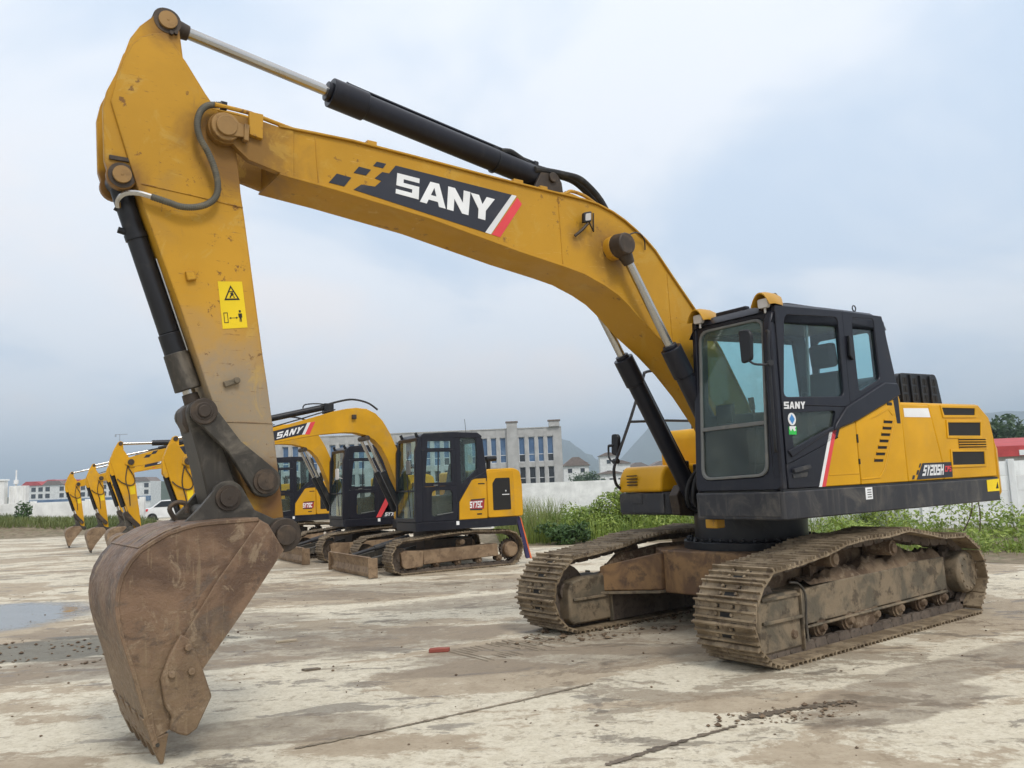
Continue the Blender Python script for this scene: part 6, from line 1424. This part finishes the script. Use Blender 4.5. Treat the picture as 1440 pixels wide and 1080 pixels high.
# clods and pebbles
def rocks(n, area, s0, s1, rnd):
    V, Fc = [], []
    ico = [(0, 0, 1), (.9, 0, .3), (.28, .85, .3), (-.72, .53, .3), (-.72, -.53, .3), (.28, -.85, .3), (0, 0, -.5)]
    fi_ = [(0, 1, 2), (0, 2, 3), (0, 3, 4), (0, 4, 5), (0, 5, 1), (6, 2, 1), (6, 3, 2), (6, 4, 3), (6, 5, 4), (6, 1, 5)]
    for _ in range(n):
        x, y = area(rnd); s = s0 + (s1 - s0) * rnd.uniform(0, 1) ** 3; a = rnd.uniform(0, 6.28); o = len(V); k = rnd.uniform(.35, .8); e_ = rnd.uniform(.7, 1.4)
        for q in ico:
            j = rnd.uniform(.75, 1.2); qx, qy = q[0] * e_ * math.cos(a) - q[1] * math.sin(a), q[0] * e_ * math.sin(a) + q[1] * math.cos(a)
            V.append((x + s * qx * j, y + s * qy * j, max(-.002, s * (q[2] + .3) * k * j)))
        Fc += [tuple(o + i for i in f) for f in fi_]
    return V, Fc
V, Fc = rocks(900, quad_area([(-6, 4.2), (6, 4.2), (9, 15), (-11, 15)]), .003, .017, rnd)
V2, F2 = rocks(420, quad_area([(-6.2, 8.0), (-3.2, 8.0), (-2.8, 9.8), (-6.8, 9.8)]), .004, .034, rnd); o = len(V); V += V2; Fc += [tuple(i + o for i in f) for f in F2]
V2, F2 = rocks(140, quad_area([(1.1, 5.25), (2.1, 5.4), (2.2, 5.75), (1.2, 5.6)]), .005, .028, rnd); o = len(V); V += V2; Fc += [tuple(i + o for i in f) for f in F2]
V2, F2 = rocks(220, quad_area([(-.2, 8.0), (1.4, 8.4), (2.0, 9.4), (.4, 9.4)]), .008, .045, rnd); o = len(V); V += V2; Fc += [tuple(i + o for i in f) for f in F2]
tag(stuff('rubble', V, Fc, 'mud'), 'small clods and pebbles scattered over the yard', 'rubble', kind='stuff')
# track prints pressed into drying mud ahead of the far track
mb = MB(); a0 = YAW
for k in range(17):
    t = k * .064; cx_, cy_ = .30 - .79 * t, 8.35 - .61 * t
    nx_, ny_ = -math.sin(a0), math.cos(a0); dx, dy = math.cos(a0), math.sin(a0)
    P = []
    for e_ in (-.33, -.1, .12, .33):
        P.append((cx_ + nx_ * e_ + dx * rnd.uniform(-.008, .008), cy_ + ny_ * e_ + dy * rnd.uniform(-.008, .008)))
    for i in range(3):
        (xa, ya), (xb, yb) = P[i], P[i + 1]; w = rnd.uniform(.006, .016)
        if rnd.uniform() < .3: continue
        mb.add([(xa - dx * w, ya - dy * w, .003), (xb - dx * w, yb - dy * w, .003), (xb + dx * w, yb + dy * w, .003), (xa + dx * w, ya + dy * w, .003), (xa, ya, rnd.uniform(.004, .014)), (xb, yb, rnd.uniform(.004, .014))], [(0, 1, 5, 4), (1, 2, 5), (2, 3, 4, 5), (3, 0, 4)])
tag(obj('track_print', mb, 'dryfilm'), 'ridged track print in mud ahead of the far track', 'track print', kind='stuff')
tag(obj('red_brick_piece', MB().prism(rounded([(-.88, 7.93), (-.69, 7.95), (-.685, 8.01), (-.80, 8.03), (-.875, 8.0)], .012), .0, .035, 'z'), surf('red brick', (.27, .075, .055), .85, dirt=(.3, .2, .15), dirt_amt=.3), None, .006), 'red broken brick piece lying on the yard left of the far track', 'brick')
tag(obj('wood_stick', MB().prism([(-2.56, 8.80), (-2.36, 8.88), (-2.35, 8.855), (-2.54, 8.775)], .002, .022, 'z'), surf('pale wood', (.52, .44, .32), .8), None, .003), 'short pale splinter of wood lying on the yard behind the bucket', 'stick')
tag(obj('flat_stone', MB().prism([(-1.93, 7.40), (-1.80, 7.44), (-1.76, 7.41), (-1.88, 7.36)], .0, .018, 'z'), 'wetmud', None, .004), 'dark flat stone between the wood splinter and the red brick', 'stone')

# ------------------------------------------------------------------ haze
hz_m = bpy.data.materials.new('haze'); hz_m.use_nodes = True; nt = hz_m.node_tree; nt.nodes.clear()
out = N(nt, "ShaderNodeOutputMaterial"); pv = N(nt, "ShaderNodeVolumePrincipled")
pv.inputs['Color'].default_value = (.72, .87, 1.0, 1); pv.inputs['Density'].default_value = 0.00042; pv.inputs['Anisotropy'].default_value = 0.1
nt.links.new(pv.outputs[0], out.inputs['Volume'])
hz = MB().box(-9500, 9500, -400, 9500, -8, 320); o = link('haze', hz.mesh('haze', hz_m)); o['kind'] = 'stuff'
